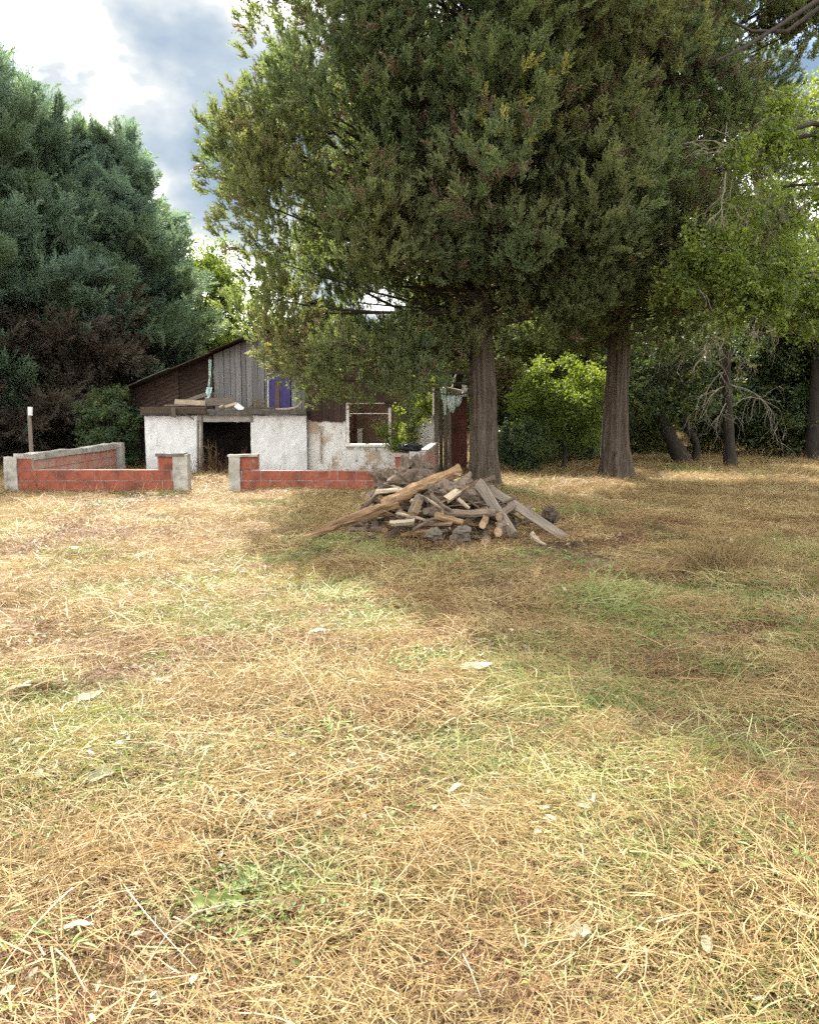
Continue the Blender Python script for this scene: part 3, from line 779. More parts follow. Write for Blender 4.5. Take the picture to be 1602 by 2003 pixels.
def broadleaf(name, label, px, Y, top, R, low, srcs, seed, nclump=170, per=16, trunk=.14, mix=(.75, .25), lean=(0, 0), group='leafy trees behind the yard', bark='bark_dark', cl=(.35, .75), tall=1.0, base=None, stems=1, squash=1.0):
    x = hx(px, Y, 850); b = Vector((x, Y, g1(x, Y))) if base is None else base
    root = empty(name, b); tag(root, label, 'tree', group)
    r = np.random.default_rng(seed)
    tp = Vector((lean[0], lean[1], low + (top - low) * .6))
    mb = MB()
    pts = bezier(Vector((0, 0, -.1)), Vector((lean[0] * .2, lean[1] * .2, low + .6)), tp, 8)
    mb.tube([b + q for q in pts], [trunk * (1.25 if i == 0 else 1) * (1 - .8 * i / 8) + .012 for i in range(9)], 10, wob=.25, seed=seed)
    put('trunk', mb, M[bark], root, True)
    br = MB(); PT, RO, SCL, IDX = [], [], [], []; bs = BOUGH[id(srcs)]
    cz = (low + top) / 2; hzr = (top - low) / 2
    for i in range(nclump):
        u = rand_unit(r) * (1 - .6 * r.uniform() ** 1.7)
        c = Vector((u.x * R + lean[0] * .8, u.y * R * squash + lean[1] * .8, cz + u.z * hzr))
        rr = r.uniform(*cl)
        a0 = pts[int(min(8, max(3, (c.z - low) / (top - low) * 8)))] * 1.0
        a0 = Vector((a0.x, a0.y, min(a0.z, c.z - .1)))
        br.tube([b + q for q in bezier(a0, a0.lerp(c, .5) + Vector((0, 0, .25)), c, 4)], [.018 * (1 - .7 * k / 4) for k in range(5)], 4)
        PT.append(c); RO.append((r.normal() * .4, r.normal() * .4, math.atan2(u.y, u.x) + r.normal() * .5)); SCL.append(rr / .55 * (.6 + .4 * tall)); IDX.append(int(r.integers(0, len(bs))))
    put('branch', br, M['limb_dark'], root, True)
    scatter('crown', np.array([tuple(v) for v in PT]), RO, SCL, IDX, bs, root)
    return root
broadleaf('leafy_tree', 'sunlit yellow green tree in the sky gap beside the conifers, above the lean to', 392, 33, 8.3, 1.7, 1.0, S_LG, 201, 110, 16)
broadleaf('leafy_tree', 'low yellow green tree behind the top of the grey boards', 465, 35, 6.6, 2.4, 1.0, S_LG, 202, 110, 15)
broadleaf('leafy_tree', 'dark tree whose black trunk stands behind the porch beside the biggest cypress', 893, 25.5, 6.3, 1.5, 3.2, S_LD, 203, 60, 14, .24)
broadleaf('leafy_tree', 'mid green tree behind the bright shrub, between the two cypress trunks', 1035, 30, 9.0, 3.0, 2.0, S_LM, 204, 190, 15)
broadleaf('leafy_tree', 'dark leafy tree directly behind the freestanding cypress trunk', 1170, 33, 9.5, 3.2, .8, S_LD, 205, 220, 15)
broadleaf('leafy_tree', 'leafy tree with pale glinting leaves behind the forked trunk', 1290, 31, 7.6, 2.7, 1.6, S_LM, 206, 200, 15)
broadleaf('leafy_tree', 'tall dark tree filling the gap behind the tangle of bare twigs', 1410, 30, 8.0, 3.0, 1.2, S_LD, 207, 200, 15, .2)
broadleaf('leafy_tree', 'very dark tree with low skirts and thick black trunk near the photo edge', 1535, 26.5, 6.2, 2.7, .55, S_LD, 208, 260, 15, .11)
broadleaf('leafy_tree', 'tall bright leaved tree against the sky at the edge of the photo', 1590, 24, 10.6, 2.7, 3.4, S_LM, 209, 66, 16, .2, (.3, .7))
broadleaf('leafy_tree', 'farther mid green tree seen between the forked trunk and the thin dark trunk', 1370, 37, 8, 3.2, .6, S_LM, 211, 190, 14)
broadleaf('leafy_tree', 'farther dark tree seen past the edge of the yard behind the lowest skirts', 1640, 33, 11, 3.6, .8, S_LD, 212, 230, 15)
broadleaf('leafy_tree', 'farther dark tree between the porch and the bright shrub', 965, 35, 8.5, 3.0, .5, S_LD, 213, 210, 15)
broadleaf('leafy_bush', 'dark green bush beside the dark corner of the lean to', 214, 22.5, 2.25, .75, .15, S_LD, 214, 46, 14, .05, group='bushes around the house', cl=(.22, .4), tall=.85)['category'] = 'bush'
broadleaf('leafy_shrub', 'bright sunlit green shrub between the two cypress trunks', 1105, 21.2, 2.85, 1.15, .55, S_LG, 215, 62, 13, .05, group='bushes around the house', cl=(.22, .45), tall=.95)['category'] = 'shrub'
broadleaf('leafy_bush', 'low dark green bush at the foot of the bright shrub', 1025, 20.2, 1.25, .7, .05, S_LD, 216, 44, 14, .03, group='bushes around the house', cl=(.2, .36), tall=.8)['category'] = 'bush'
broadleaf('leafy_bush', 'wide dark hedge bush behind the bright shrub', 1075, 24.5, 2.4, 2.4, .1, S_LD, 217, 100, 14, .05, group='bushes around the house', cl=(.3, .6))['category'] = 'bush'

broadleaf('leafy_bush', 'low sunlit bush behind the straw just beyond the freestanding cypress trunk', 1262, 28, 2.3, 1.3, .1, S_LM, 218, 46, 14, .04, group='bushes at the back of the yard', cl=(.25, .5))['category'] = 'bush'
broadleaf('leafy_bush', 'low yellow green bush between the forked trunk and the thin dark trunk', 1388, 29, 2.0, 1.1, .1, S_LG, 219, 34, 14, .04, group='bushes at the back of the yard', cl=(.22, .45))['category'] = 'bush'
broadleaf('leafy_bush', 'dull green bush just beyond the thin dark trunk', 1465, 28, 2.6, 1.5, .1, S_LM, 220, 56, 14, .04, group='bushes at the back of the yard', cl=(.25, .5))['category'] = 'bush'
broadleaf('leafy_bush', 'dark bush under the darkest tree at the edge of the photo', 1590, 25, 1.7, 1.3, .05, S_LD, 221, 46, 14, .04, group='bushes at the back of the yard', cl=(.25, .5))['category'] = 'bush'

# dead brown cypress bough hanging right of the big trunk
def dry_cypress(px, py, Y, label):
    c = P(px, py, Y); b = Vector((c.x, c.y, g1(c.x, c.y)))
    root = empty('small_cypress', b); tag(root, label, 'tree')
    mb = MB(); mb.tube([b + Vector((0, 0, -.1)), b + Vector((.05, 0, 1)), Vector((c.x, c.y, c.z + .6))], [.07, .05, .015], 8); put('trunk', mb, M['bark_dark'], root, True)
    r = np.random.default_rng(77); PT, DR, SCL, IDX = [], [], [], []
    for i in range(420):
        u = rand_unit(r) * r.uniform() ** .4
        PT.append(c - b + Vector((u.x * .6, u.y * .5, u.z * .85))); DR.append(u + Vector((0, 0, .8))); SCL.append(r.uniform(.7, 1.1)); IDX.append(5 if r.uniform() < .55 else int(r.integers(0, 4)))
    PT = np.array([tuple(v) for v in PT]); DR = np.array([tuple(v) for v in DR])
    scatter('crown', PT, frames_to_euler(DR, r.uniform(0, 6.28, len(PT))), SCL, IDX, S_TUFT, root)
dry_cypress(990, 762, 23, 'small half brown cypress just behind the biggest trunk, beside the bright shrub')

# trunks on the open ground
def forked():
    b = G(1332, 912); root = empty('forked_tree', b); tag(root, 'leaning black forked tree trunk with two bent stems on the straw', 'tree')
    Y = b.y; q = lambda px, py: P(px, py, Y)
    mb = MB(); mb.tube(bezier(q(1340, 918), q(1318, 862), q(1288, 812), 10) + [q(1280, 760), q(1262, 690)], [.34, .30, .26, .24, .22, .2, .19, .18, .17, .165, .16, .12, .06], 14, wob=.35, seed=4)
    put('trunk', mb, M['bark_dark'], root, True)
    mb = MB(); mb.tube(bezier(q(1352, 914), q(1378, 868), q(1338, 832), 10) + [q(1322, 780), q(1335, 700)], [.15, .135, .125, .12, .115, .11, .11, .105, .1, .1, .1, .08, .04], 12, wob=.3, seed=5)
    put('stem', mb, M['bark_dark'], root, True)
    r = np.random.default_rng(91); PT, DR, SCL, IDX = [], [], [], []; br = MB()
    for i in range(70):
        c = q(r.uniform(1225, 1400), r.uniform(640, 812)) + Vector((0, r.normal() * .8, 0))
        br.tube(bezier(q(1290, 790), q(1290, 760).lerp(c, .5), c, 4), [.03, .025, .02, .014, .006], 4)
        for s in range(8):
            v = rand_unit(r) * .4
            PT.append(c + v - b); DR.append(v + Vector((0, 0, .3))); SCL.append(r.uniform(.7, 1.1)); IDX.append(2 if r.uniform() < .35 else int(r.integers(0, 2)))
    put('branch', br, M['limb_dark'], root, True)
    PT = np.array([tuple(v) for v in PT]); DR = np.array([tuple(v) for v in DR])
    scatter('crown', PT, frames_to_euler(DR, r.uniform(0, 6.28, len(PT))), SCL, IDX, S_LD, root)
forked()

def twiggy(mb, p, d, ln, r0, depth, r, droop, pts_out=None):
    n = 6; pts = [p]; dd = d.normalized()
    for i in range(n):
        dd = (dd + rand_unit(r) * .30 + Vector((0, 0, -droop))).normalized()
        pts.append(pts[-1] + dd * (ln / n))
    mb.tube(pts, [r0 * (1 - .65 * i / n) for i in range(n + 1)], 4 if depth < 2 else 3)
    if pts_out is not None: pts_out.append(pts[-1])
    if depth < 3:
        for k in range(int(r.integers(3, 6)) if depth else int(r.integers(5, 8))):
            i = int(r.integers(1, n + 1))
            twiggy(mb, pts[i], (dd + rand_unit(r) * 1.1), ln * r.uniform(.4, .7), r0 * .5 * (1 - .5 * i / n) + .0025, depth + 1, r, droop * 1.2, pts_out)
def bare_tree():
    b = G(1428, 920); root = empty('bare_tree', b); tag(root, 'thin dark trunk with a drooping tangle of bare grey twigs', 'tree')
    Y = b.y; q = lambda px, py, dy=0: P(px, py, Y + dy)
    mb = MB(); mb.tube([q(1430, 926), q(1427, 880), q(1424, 820), q(1420, 740), q(1424, 640), q(1440, 520)], [.2, .155, .135, .11, .08, .03], 12, wob=.25, seed=8)
    put('trunk', mb, M['bark_dark'], root, True)
    r = np.random.default_rng(17); tw = MB()
    for k in range(27):
        f = r.uniform()
        p = q(1420 + 12 * f, 805 - 320 * f)
        a = r.uniform(0, 6.28)
        twiggy(tw, p, Vector((math.cos(a), math.sin(a) * .6 - .25, r.uniform(-.1, .7))), r.uniform(1.0, 1.7), .017, 1, r, .14)
    put('twigs', tw, M['twig_grey'], root); return root
bare_tree()
def overhang():
    """tree just outside the frame whose limbs reach in"""
    Y = 15.0; x = hx(1760, Y); b = Vector((x, Y, g1(x, Y))); root = empty('overhanging_tree', b)
    tag(root, 'tree beyond the edge of the photo whose dark limbs and grey twigs reach in', 'tree')
    q = lambda px, py, dy=0: P(px, py, Y + dy)
    mb = MB(); mb.tube([b + Vector((0, 0, -.1)), b + Vector((0, 0, 2.5)), b + Vector((.2, 0, 6)), b + Vector((.3, 0, 10))], [.25, .2, .15, .05], 12, wob=.2); put('trunk', mb, M['bark_dark'], root, True)
    lm = MB(); r = np.random.default_rng(3); tw = MB(); ends = []
    limbs = [[(1770, 330), (1680, 255), (1590, 240), (1540, 255), (1480, 300), (1420, 335)], [(1770, 300), (1660, 260), (1602, 262), (1500, 275), (1450, 290)], [(1770, 60), (1680, -10), (1602, -2), (1530, 45), (1460, 90), (1400, 118)],
             [(1770, 90), (1660, 20), (1602, 15), (1540, 60), (1470, 60), (1430, 40)], [(1770, 420), (1660, 350), (1602, 358), (1520, 365), (1490, 350), (1450, 300)], [(1770, 560), (1680, 520), (1602, 548), (1530, 530), (1450, 500), (1390, 470)], [(1770, 640), (1690, 590), (1602, 580), (1560, 560), (1500, 520)]]
    for i, l in enumerate(limbs):
        pts = [q(a, c, -.3 * k + .2 * i) for k, (a, c) in enumerate(l)]
        r0 = .055 if i < 4 else .036
        lm.tube(pts, [r0 * (1 - .75 * k / (len(l) - 1)) + .004 for k in range(len(l))], 7, wob=.2, seed=i)
        for k in range(1, len(pts)):
            for s in range((0 if i in (2, 3) else 1) if i < 4 else 3):
                twiggy(tw, pts[k], (pts[k] - pts[k - 1]).normalized() + rand_unit(r) * .9, r.uniform(.5, 1.1), .012, 2 if s else 1, r, .06 if i < 4 else .14, ends)
    put('branch', lm, M['bark_dark'], root, True); put('twigs', tw, M['twig_grey'], root)
    PT, DR, SCL, IDX = [], [], [], []
    for e in ends:
        pr = noise.noise(e * .9)
        if pr > .12:
            for s in range(3): PT.append(e - b + rand_unit(r) * .12); DR.append(rand_unit(r) + Vector((0, 0, -.2))); SCL.append(r.uniform(.5, .8)); IDX.append(int(r.integers(0, 2)))
    for (px, py, sx, sy, n) in ((1480, 560, 60, 30, 46), (1470, 430, 40, 40, 30), (1500, 600, 80, 14, 36), (1560, 470, 40, 60, 34), (1440, 620, 50, 10, 18), (1585, 330, 30, 40, 22)):
        for s in range(n):
            c = q(px + r.normal() * sx * .5, py + r.normal() * sy * .5, r.normal() * .3)
            PT.append(c - b); DR.append(rand_unit(r) * .6 + Vector((-.5, 0, -.2))); SCL.append(r.uniform(.5, .85)); IDX.append(int(r.integers(0, 2)))
    PT = np.array([tuple(v) for v in PT]); DR = np.array([tuple(v) for v in DR])
    scatter('crown', PT, frames_to_euler(DR, r.uniform(0, 6.28, len(PT))), SCL, IDX, S_LG, root)
overhang()

# the far wood that reads as one mass
def far_wood():
    r = np.random.default_rng(55); PT, RO, SCL, IDX = [], [], [], []
    for i in range(330):
        x = r.uniform(-60, 75); y = r.uniform(44, 60) + abs(x) * .12
        hgt = r.uniform(4.5, 7) if x < 2 else r.uniform(8, 12)
        if -22 < x < -8: hgt *= .9
        for s in range(7):
            u = rand_unit(r) * r.uniform() ** .33
            PT.append((x + u.x * 2.2, y + u.y * 2.2, g1(x, y) + hgt * (.5 + .42 * u.z))); RO.append((r.normal() * .4, r.normal() * .4, r.uniform(0, 6.28))); SCL.append(r.uniform(2.0, 3.2)); IDX.append(int(r.integers(0, 3)))
    o = scatter('far_wood', np.array(PT), RO, SCL, IDX, P_LM)
    tag(o, 'far belt of woodland closing the view beyond the yard', None, None, 'stuff')
far_wood()
# ------------------------------------------------------------------ low brick walls
def brick_mesh(name, mat, seed):
    random.seed(seed); mb = MB(); mb.box((0, 0, 0), (.352, .122, .186), jit=.004); return mb.mesh(name, mat)
BR = [brick_mesh('brick', M['brick'], 5 + k) for k in range(4)]
BRF = [brick_mesh('brick', M['brick_worn_hazy'], 15 + k) for k in range(3)]
BRM = [brick_mesh('brick', M['mortar'], 25 + k) for k in range(2)]
def rough_box(a, b, jit, n=4, seed=0, top_wob=.02):
    """box with broken edges: gridded sides pushed in and out"""
    a, b = Vector(a), Vector(b); mb = MB(); nx_, ny_, nz_ = [max(1, min(14, int(abs(b[i] - a[i]) / .09))) for i in range(3)]
    def pt(i, j, k):
        p = Vector((a.x + (b.x - a.x) * i / nx_, a.y + (b.y - a.y) * j / ny_, a.z + (b.z - a.z) * k / nz_))
        q = p * 7 + Vector((seed, 0, 0)); v = Vector((noise.noise(q), noise.noise(q + Vector((9, 0, 0))), noise.noise(q + Vector((0, 9, 0))))) * jit
        if k == nz_: v.z += top_wob * noise.noise(p * 3.1 + Vector((seed * 2, 0, 0)))
        return p + v
    def face(f, n1, n2):
        vs_ = [f(i, j) for i in range(n1 + 1) for j in range(n2 + 1)]
        mb.add(vs_, [(i * (n2 + 1) + j, (i + 1) * (n2 + 1) + j, (i + 1) * (n2 + 1) + j + 1, i * (n2 + 1) + j + 1) for i in range(n1) for j in range(n2)])
    face(lambda i, k: pt(i, 0, k), nx_, nz_); face(lambda i, k: pt(nx_ - i, ny_, k), nx_, nz_)
    face(lambda j, k: pt(0, ny_ - j, k), ny_, nz_); face(lambda j, k: pt(nx_, j, k), ny_, nz_)
    face(lambda i, j: pt(i, j, nz_), nx_, ny_); face(lambda i, j: pt(i, ny_ - j, 0), nx_, ny_)
    return mb
def lay(root, ox, oy, ang, courses, meshes, bl=.362, seed=0, thick=.12):
    """courses: (z0, z1, from, to) along the wall; each brick an object"""
    rnd = random.Random(seed); ca, sa = math.cos(ang), math.sin(ang); core = MB(); R = Matrix.Rotation(ang, 3, 'Z')
    for ci, (z0, z1, s0, s1) in enumerate(courses):
        off = (ci % 2) * bl * .5 + rnd.uniform(-.03, .03); s = s0 - off
        core.box((ox + ca * (s0 + s1) / 2, oy + sa * (s0 + s1) / 2, (z0 + z1) / 2), (s1 - s0 - .01, thick - .024, z1 - z0 - .001), R)
        while s < s1 - .03:
            e0, e1 = max(s, s0), min(s + bl, s1)
            if e1 - e0 > .06:
                m_ = (e0 + e1) / 2; me = meshes[rnd.randrange(len(meshes))]
                o = link('brick', me, root, Vector((ox + ca * m_, oy + sa * m_, (z0 + z1) / 2)) - root.location, (rnd.uniform(-.006, .006), rnd.uniform(-.008, .008), ang + rnd.uniform(-.012, .012)))
                o.scale = ((e1 - e0 - .017) / .352, 1, (z1 - z0 - .018) / .186)
                d = rnd.uniform(-.004, .006); o.location += Vector((-sa * d, ca * d, 0))
            s += bl
    put('mortar', core, M['mortar'], root)
YW = 15.5
z1_, z2_, z3_ = hz(960, YW), hz(939.5, YW), hz(918.5, YW); z4_ = hz(897.5, YW)
c3 = [(z1_ - .2, z1_), (z1_, z2_), (z2_, z3_)]
wx = lambda px: hx(px, YW, 930)
r = empty('brick_wall', (wx(190), YW, 0)); tag(r, 'low red brick wall with a raised end and two concrete posts, the one beneath the white pier of the house', 'wall', 'low brick walls of the unfinished yard')
r['label'] = 'low stepped red brick wall in front of the white pier, farthest from the wood pile'
x0 = wx(38); n_ = wx(341) - x0
lay(r, x0, YW, 0, [(a, b, 0, n_) for a, b in c3] + [(z3_, z4_ + .02, 0, wx(66) - x0), (z3_, hz(893, YW), wx(310) - x0, n_)], BR, seed=1)
put('concrete_post', rough_box((wx(13), YW - .09, -.2), (wx(37.5), YW + .13, hz(893, YW)), .012, seed=3), M['concrete'], r)
put('concrete_post', rough_box((wx(341.5), YW - .10, -.2), (wx(370), YW + .14, hz(889, YW)), .012, seed=4), M['concrete'], r)
put('cap', rough_box((wx(308), YW - .11, hz(892.6, YW)), (wx(364), YW + .13, hz(886.5, YW)), .012, seed=5), M['dark_roof'], r)
r = empty('brick_wall', (wx(620), YW, 0)); tag(r, 'low red brick wall in front of the wall with the drain pipe, its end hidden by the wood pile', 'wall', 'low brick walls of the unfinished yard')
x0 = wx(472); n_ = wx(800) - x0
lay(r, x0, YW, 0, [(a, b + (-.015 if k == 2 else 0), 0, n_) for k, (a, b) in enumerate(c3)] + [(z3_, hz(893, YW), 0, wx(508) - x0), (z3_, hz(893, YW), wx(772) - x0, wx(799) - x0)], BR, seed=2)
put('concrete_post', rough_box((wx(450), YW - .10, -.2), (wx(471.5), YW + .14, hz(893, YW)), .012, seed=6), M['concrete'], r)
put('concrete_post', rough_box((wx(800.5), YW - .10, -.2), (wx(821), YW + .14, hz(883, YW)), .016, seed=7), M['concrete'], r)
put('cap', rough_box((wx(448), YW - .11, hz(892.8, YW)), (wx(506), YW + .14, hz(888.5, YW)), .008, seed=8), M['concrete'], r)
put('cap', rough_box((wx(766), YW - .10, hz(892.8, YW)), (wx(800), YW + .12, hz(886, YW)), .01, seed=9), M['mortar'], r)
# side walls running back
r = empty('brick_wall', (wx(36), 18, 0)); tag(r, 'brick side wall with lens haze in its pale colour and a rough concrete top running back below the conifers', 'wall', 'low brick walls of the unfinished yard')
xs = wx(30); tp = .60
lay(r, xs, YW + .22, math.pi / 2, [(tp - .2, tp, 0, 5), (tp - .4, tp - .2, 0, 5), (tp - .6, tp - .4, 0, 5), (tp - .8, tp - .6, 0, 5)], BRF, seed=3)
put('cap', rough_box((xs - .10, YW + .18, tp + .002), (xs + .085, YW + 5.2, tp + .13), .014, seed=11, top_wob=.04), M['concrete'], r)
put('concrete_post', rough_box((xs - .09, YW + 5.24, -.35), (xs + .20, YW + 5.46, tp + .15), .014, seed=12), M['concrete'], r)
xa, xb = wx(823), hx(851, 20.6); ang = math.atan2(20.6 - YW - .2, xb - xa); ln = math.hypot(20.4 - YW, xb - xa)
r = empty('brick_wall', ((xa + xb) / 2, 18, 0)); tag(r, 'dull brown side wall with a pale top running from behind the wood pile back to the porch', 'wall', 'low brick walls of the unfinished yard')
lay(r, xa, YW + .18, ang, [(.53, .73, 0, ln), (.33, .53, 0, ln), (.13, .33, 0, ln), (-.07, .13, 0, ln), (-.27, -.07, 0, ln)], BRF[:1] + BRM, seed=4)
cp = MB(); cp.box(((xa + xb) / 2, (YW + .18 + 20.6) / 2, .76), (ln, .16, .05), Matrix.Rotation(ang, 3, 'Z'), jit=.01); put('cap', cp, M['concrete'], r)
# black plastic on the corner post
def crumple(c, s, seed, n=14):
    mb = MB(); vs_, fs = [], []
    for i in range(n + 1):
        for j in range(n * 2):
            th, ph = math.pi * i / n, math.pi * j / n
            d = Vector((math.sin(th) * math.cos(ph), math.sin(th) * math.sin(ph), math.cos(th)))
            k = 1 + .42 * noise.noise(d * 2.1 + Vector((seed, 0, 0))) + .28 * noise.noise(d * 5.5 + Vector((0, seed, 0)))
            vs_.append(Vector(c) + Vector((d.x * s[0], d.y * s[1], d.z * s[2])) * k)
    for i in range(n):
        for j in range(n * 2): fs.append((i * 2 * n + j, (i + 1) * 2 * n + j, (i + 1) * 2 * n + (j + 1) % (2 * n), i * 2 * n + (j + 1) % (2 * n)))
    mb.add(vs_, fs); return mb
o = put('plastic_bag', crumple(P(800, 874.5, YW + .02), (.24, .15, .075), 3), M['plastic_black']); tag(o, 'crumpled black plastic bundle lying on the corner post of the brick wall', 'bag')
c_ = P(59, 850, 19.5); mb = MB(); zb = g1(c_.x, 19.5)
mb.tube([Vector((c_.x, 19.5, zb - .1)), Vector((c_.x + .01, 19.5, hz(838, 19.5))), Vector((c_.x, 19.5, hz(800, 19.5)))], [.05, .045, .04], 8)
o = put('stake', mb, M['plank_grey']); mb = MB()
rt = o; rt.name = 'wooden_stake'; tag(rt, 'lone stake with its lit top painted pale, standing in front of the dead brown conifer skirts', 'stake')
mb.tube([P(59, 812, 19.5), P(59, 796, 19.5)], [.052, .052], 8); put('lit_stake_top', mb, M['white_paint'], rt)  # white tip: sunlight on the stake's top, put in as colour

# ------------------------------------------------------------------ ruined house
YF, YM, YG = 21.5, 21.72, 23.0
house = empty('ruined_house', (hx(560, YF), YF, g1(hx(560, YF), YF)))
tag(house, 'ruined white plastered house with grey plank gable and rusty lean to behind the brick walls', 'house')
zb = -.35; zr = hz(812, YF)
X = lambda px, Y=YF: hx(px, Y)
mb = MB(); mb.box2((X(285), YF, zb), (X(394), YF + .2, zr)); mb.box2((X(491), YF, zb), (X(600), YF + .2, zr))
def grid_wall(mb): return mb
put('wall', rough_box((X(284.5), YF, zb), (X(394), YF + .2, zr), .016, seed=21, top_wob=.05), M['plaster'], house)
put('wall', rough_box((X(491), YF, zb), (X(600), YF + .2, zr), .014, seed=22, top_wob=.05), M['plaster'], house)
put('lintel', rough_box((X(388), YF - .03, hz(825, YF)), (X(496), YF + .19, hz(810, YF)), .02, seed=23), M['concrete'], house)
# old plaster of the main front, built round the window
mb = MB(); zs_ = hz(871, YM); zt = hz(821.5, YM)
put('wall', rough_box((X(600.5), YM, zb), (X(677, YM), YM + .2, zt), .012, seed=24, top_wob=.02), M['plaster_old'], house)
put('wall', rough_box((X(677.5, YM), YM + .003, zb), (X(800, YM), YM + .2, zs_), .012, seed=25, top_wob=.01), M['plaster_old'], house)
put('wall', rough_box((X(801, YM), YM, zb), (X(849, YM), YM + .2, hz(806, YM)), .012, seed=26, top_wob=.02), M['plaster_old'], house)
# unlit shell: side, back and inner walls, floor
x_l, x_r = X(250, 24), X(849, YM)
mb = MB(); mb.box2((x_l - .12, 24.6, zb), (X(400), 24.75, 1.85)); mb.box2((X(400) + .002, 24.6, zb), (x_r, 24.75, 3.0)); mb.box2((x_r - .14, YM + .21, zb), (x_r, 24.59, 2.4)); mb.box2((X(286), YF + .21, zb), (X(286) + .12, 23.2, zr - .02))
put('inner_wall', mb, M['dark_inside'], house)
mb = MB(); mb.box2((X(600), 23.55, zb), (x_r - .15, 23.65, 2.3)); mb.box2((X(600) + .02, YM + .21, zb), (X(600) + .10, 23.54, 2.3)); put('partition', mb, M['inside_brown'], house)
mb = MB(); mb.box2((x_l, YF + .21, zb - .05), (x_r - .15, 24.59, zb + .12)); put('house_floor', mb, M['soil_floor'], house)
# flat slab of the annex
put('flat_roof', rough_box((X(281), YF - .16, hz(812, YF) + .012), (X(601), YG - .05, hz(801.5, YF)), .02, seed=27, top_wob=.05), M['dark_roof'], house)
mb = MB(); mb.box2((X(283), YF - .22, hz(808, YF)), (X(409), YF - .165, hz(796.5, YF)), jit=.01); put('fascia', mb, M['plank_grey'], house).data.materials[0] = M['log_dark']
mb = MB(); mb.box2((X(343), YF - .27, hz(815, YF)), (X(352), YF - .222, hz(798, YF)), jit=.012); put('bracket', mb, M['plank_grey'], house)
# door jamb boards
for a, b, t_, dz in ((385, 389, 822, 0), (390.5, 395.5, 806, .02)):
    mb = MB(); mb.poly([P(a, 930, YF - .04), P(b, 930, YF - .04), P(b + (1.5 if dz else 0), t_, YF - .04), P(a + (3 if dz else 0), t_, YF - .04)], (0, .032, 0)); put('door_jamb', mb, M['plank_grey'], house)
# plank gable and brown front, board by board
PK = (P(640, 598, YG).x, P(640, 598, YG).z)
SL = (PK[1] - hz(692, YG)) / (PK[0] - hx(415, YG, 692)); SR = .52
def slope(x): return PK[1] - (SL * (PK[0] - x) if x < PK[0] else SR * (x - PK[0]))
rb = random.Random(3)
def boards(xa, xb, w, Y, zbot, mat, top=None, gap=.006):
    x = xa
    while x < xb - .03:
        ww = min(w * rb.uniform(.85, 1.15), xb - x); mb = MB(); y = Y + rb.uniform(-.012, .012)
        z0 = zbot + rb.uniform(-.03, .02)
        ta, tb = (slope(x) - .03, slope(x + ww) - .03) if top is None else (top, top)
        ln_ = rb.uniform(-.008, .008)
        mb.poly([(x + gap, y, z0), (x + ww - gap, y, z0 + rb.uniform(-.015, .015)), (x + ww - gap + ln_, y, tb), (x + gap + ln_, y, ta)], (0, .024, 0))
        put('board', mb, mat, house); x += ww
boards(hx(419, YG, 750), hx(523, YG, 750), .155, YG, hz(802, YG), M['board_grey'])
boards(hx(569, YG, 750), hx(600, YG, 750), .15, YG, hz(802, YG), M['board_grey'])
mb = MB(); mb.poly([P(525.5, 800, YG - .03), P(568, 800, YG - .03), P(567, 690, YG - .03), P(525, 690, YG - .03)], (0, .02, 0)); put('purple_panel', mb, M['board_purple'], house)
mb = MB(); mb.poly([P(538, 800, YG - .05), P(547, 800, YG - .05), P(546, 747, YG - .05), P(543, 744, YG - .05), P(539, 747, YG - .05)], (0, .018, 0)); put('batten', mb, M['board_tan'], house)
mb = MB(); mb.poly([P(523.6, 797, YG - .055), P(525.6, 797, YG - .055), P(525.2, 735, YG - .055), P(523.6, 735, YG - .055)], (0, .03, 0)); put('batten', mb, M['white_paint'], house)
mb = MB(); mb.poly([P(505, 797, YG - .035), P(517, 797, YG - .035), P(517, 747, YG - .035), P(504, 746, YG - .035)], (0, .02, 0)); put('board', mb, M['board_grey'], house)
boards(X(597.5, YM - .05), X(676.5, YM - .05), .165, YM - .05, hz(823, YM), M['board_brown'])
boards(X(677, YM - .05), X(752, YM), .165, YM - .05, hz(781, YM), M['board_brown'])
boards(X(752, YM) + .004, x_r, .165, YM - .05, hz(781, YM), M['board_brown'], hz(797, YM))
mb = MB(); mb.box2((X(597.5), YM, hz(800, YM)), (X(599.5), YG + .02, slope(X(598)) - .05)); put('gable_return', mb, M['board_brown'], house)
# roof sheets, front edges ragged
def sheet(xa, xb, y0, y1, lift, mat, name='roof_sheet'):
    n = 26; vs_, fs = [], []
    for i in range(n + 1):
        x = xa + (xb - xa) * i / n
        for y in (y0, y1): vs_.append((x, y, slope(x) + lift)); vs_.append((x, y, slope(x) + lift + .022))
    for i in range(n):
        a = i * 4; b = a + 4
        fs += [(a + 1, b + 1, b + 3, a + 3), (a, a + 2, b + 2, b), (a, b, b + 1, a + 1), (a + 2, a + 3, b + 3, b + 2)]
    fs += [(0, 1, 3, 2), (n * 4, n * 4 + 2, n * 4 + 3, n * 4 + 1)]
    mb = MB(); mb.add(vs_, fs); put(name, mb, mat, house)
xl = x_l - .1; k = 0
xs_ = [xl, xl + .95, xl + 1.75, hx(415, YG, 692) + .05, hx(478, YG, 668), hx(530, YG), X(597.5), PK[0]]
for i in range(len(xs_) - 1):
    sheet(xs_[i] - .04, xs_[i + 1] + .04, (YG - .25 - rb.uniform(0, .2)) if i < 6 else YM - .3, 25.5, .01 + .016 * (i % 2) + rb.uniform(0, .004), M['dark_roof'] if i in (1, 4) else M['rust'])
x = PK[0]
while x < X(690): sheet(x - .02, x + .84, YM - .3 - rb.uniform(0, .15), 25.5, .012 + .016 * (k % 2), M['rust']); x += .8; k += 1
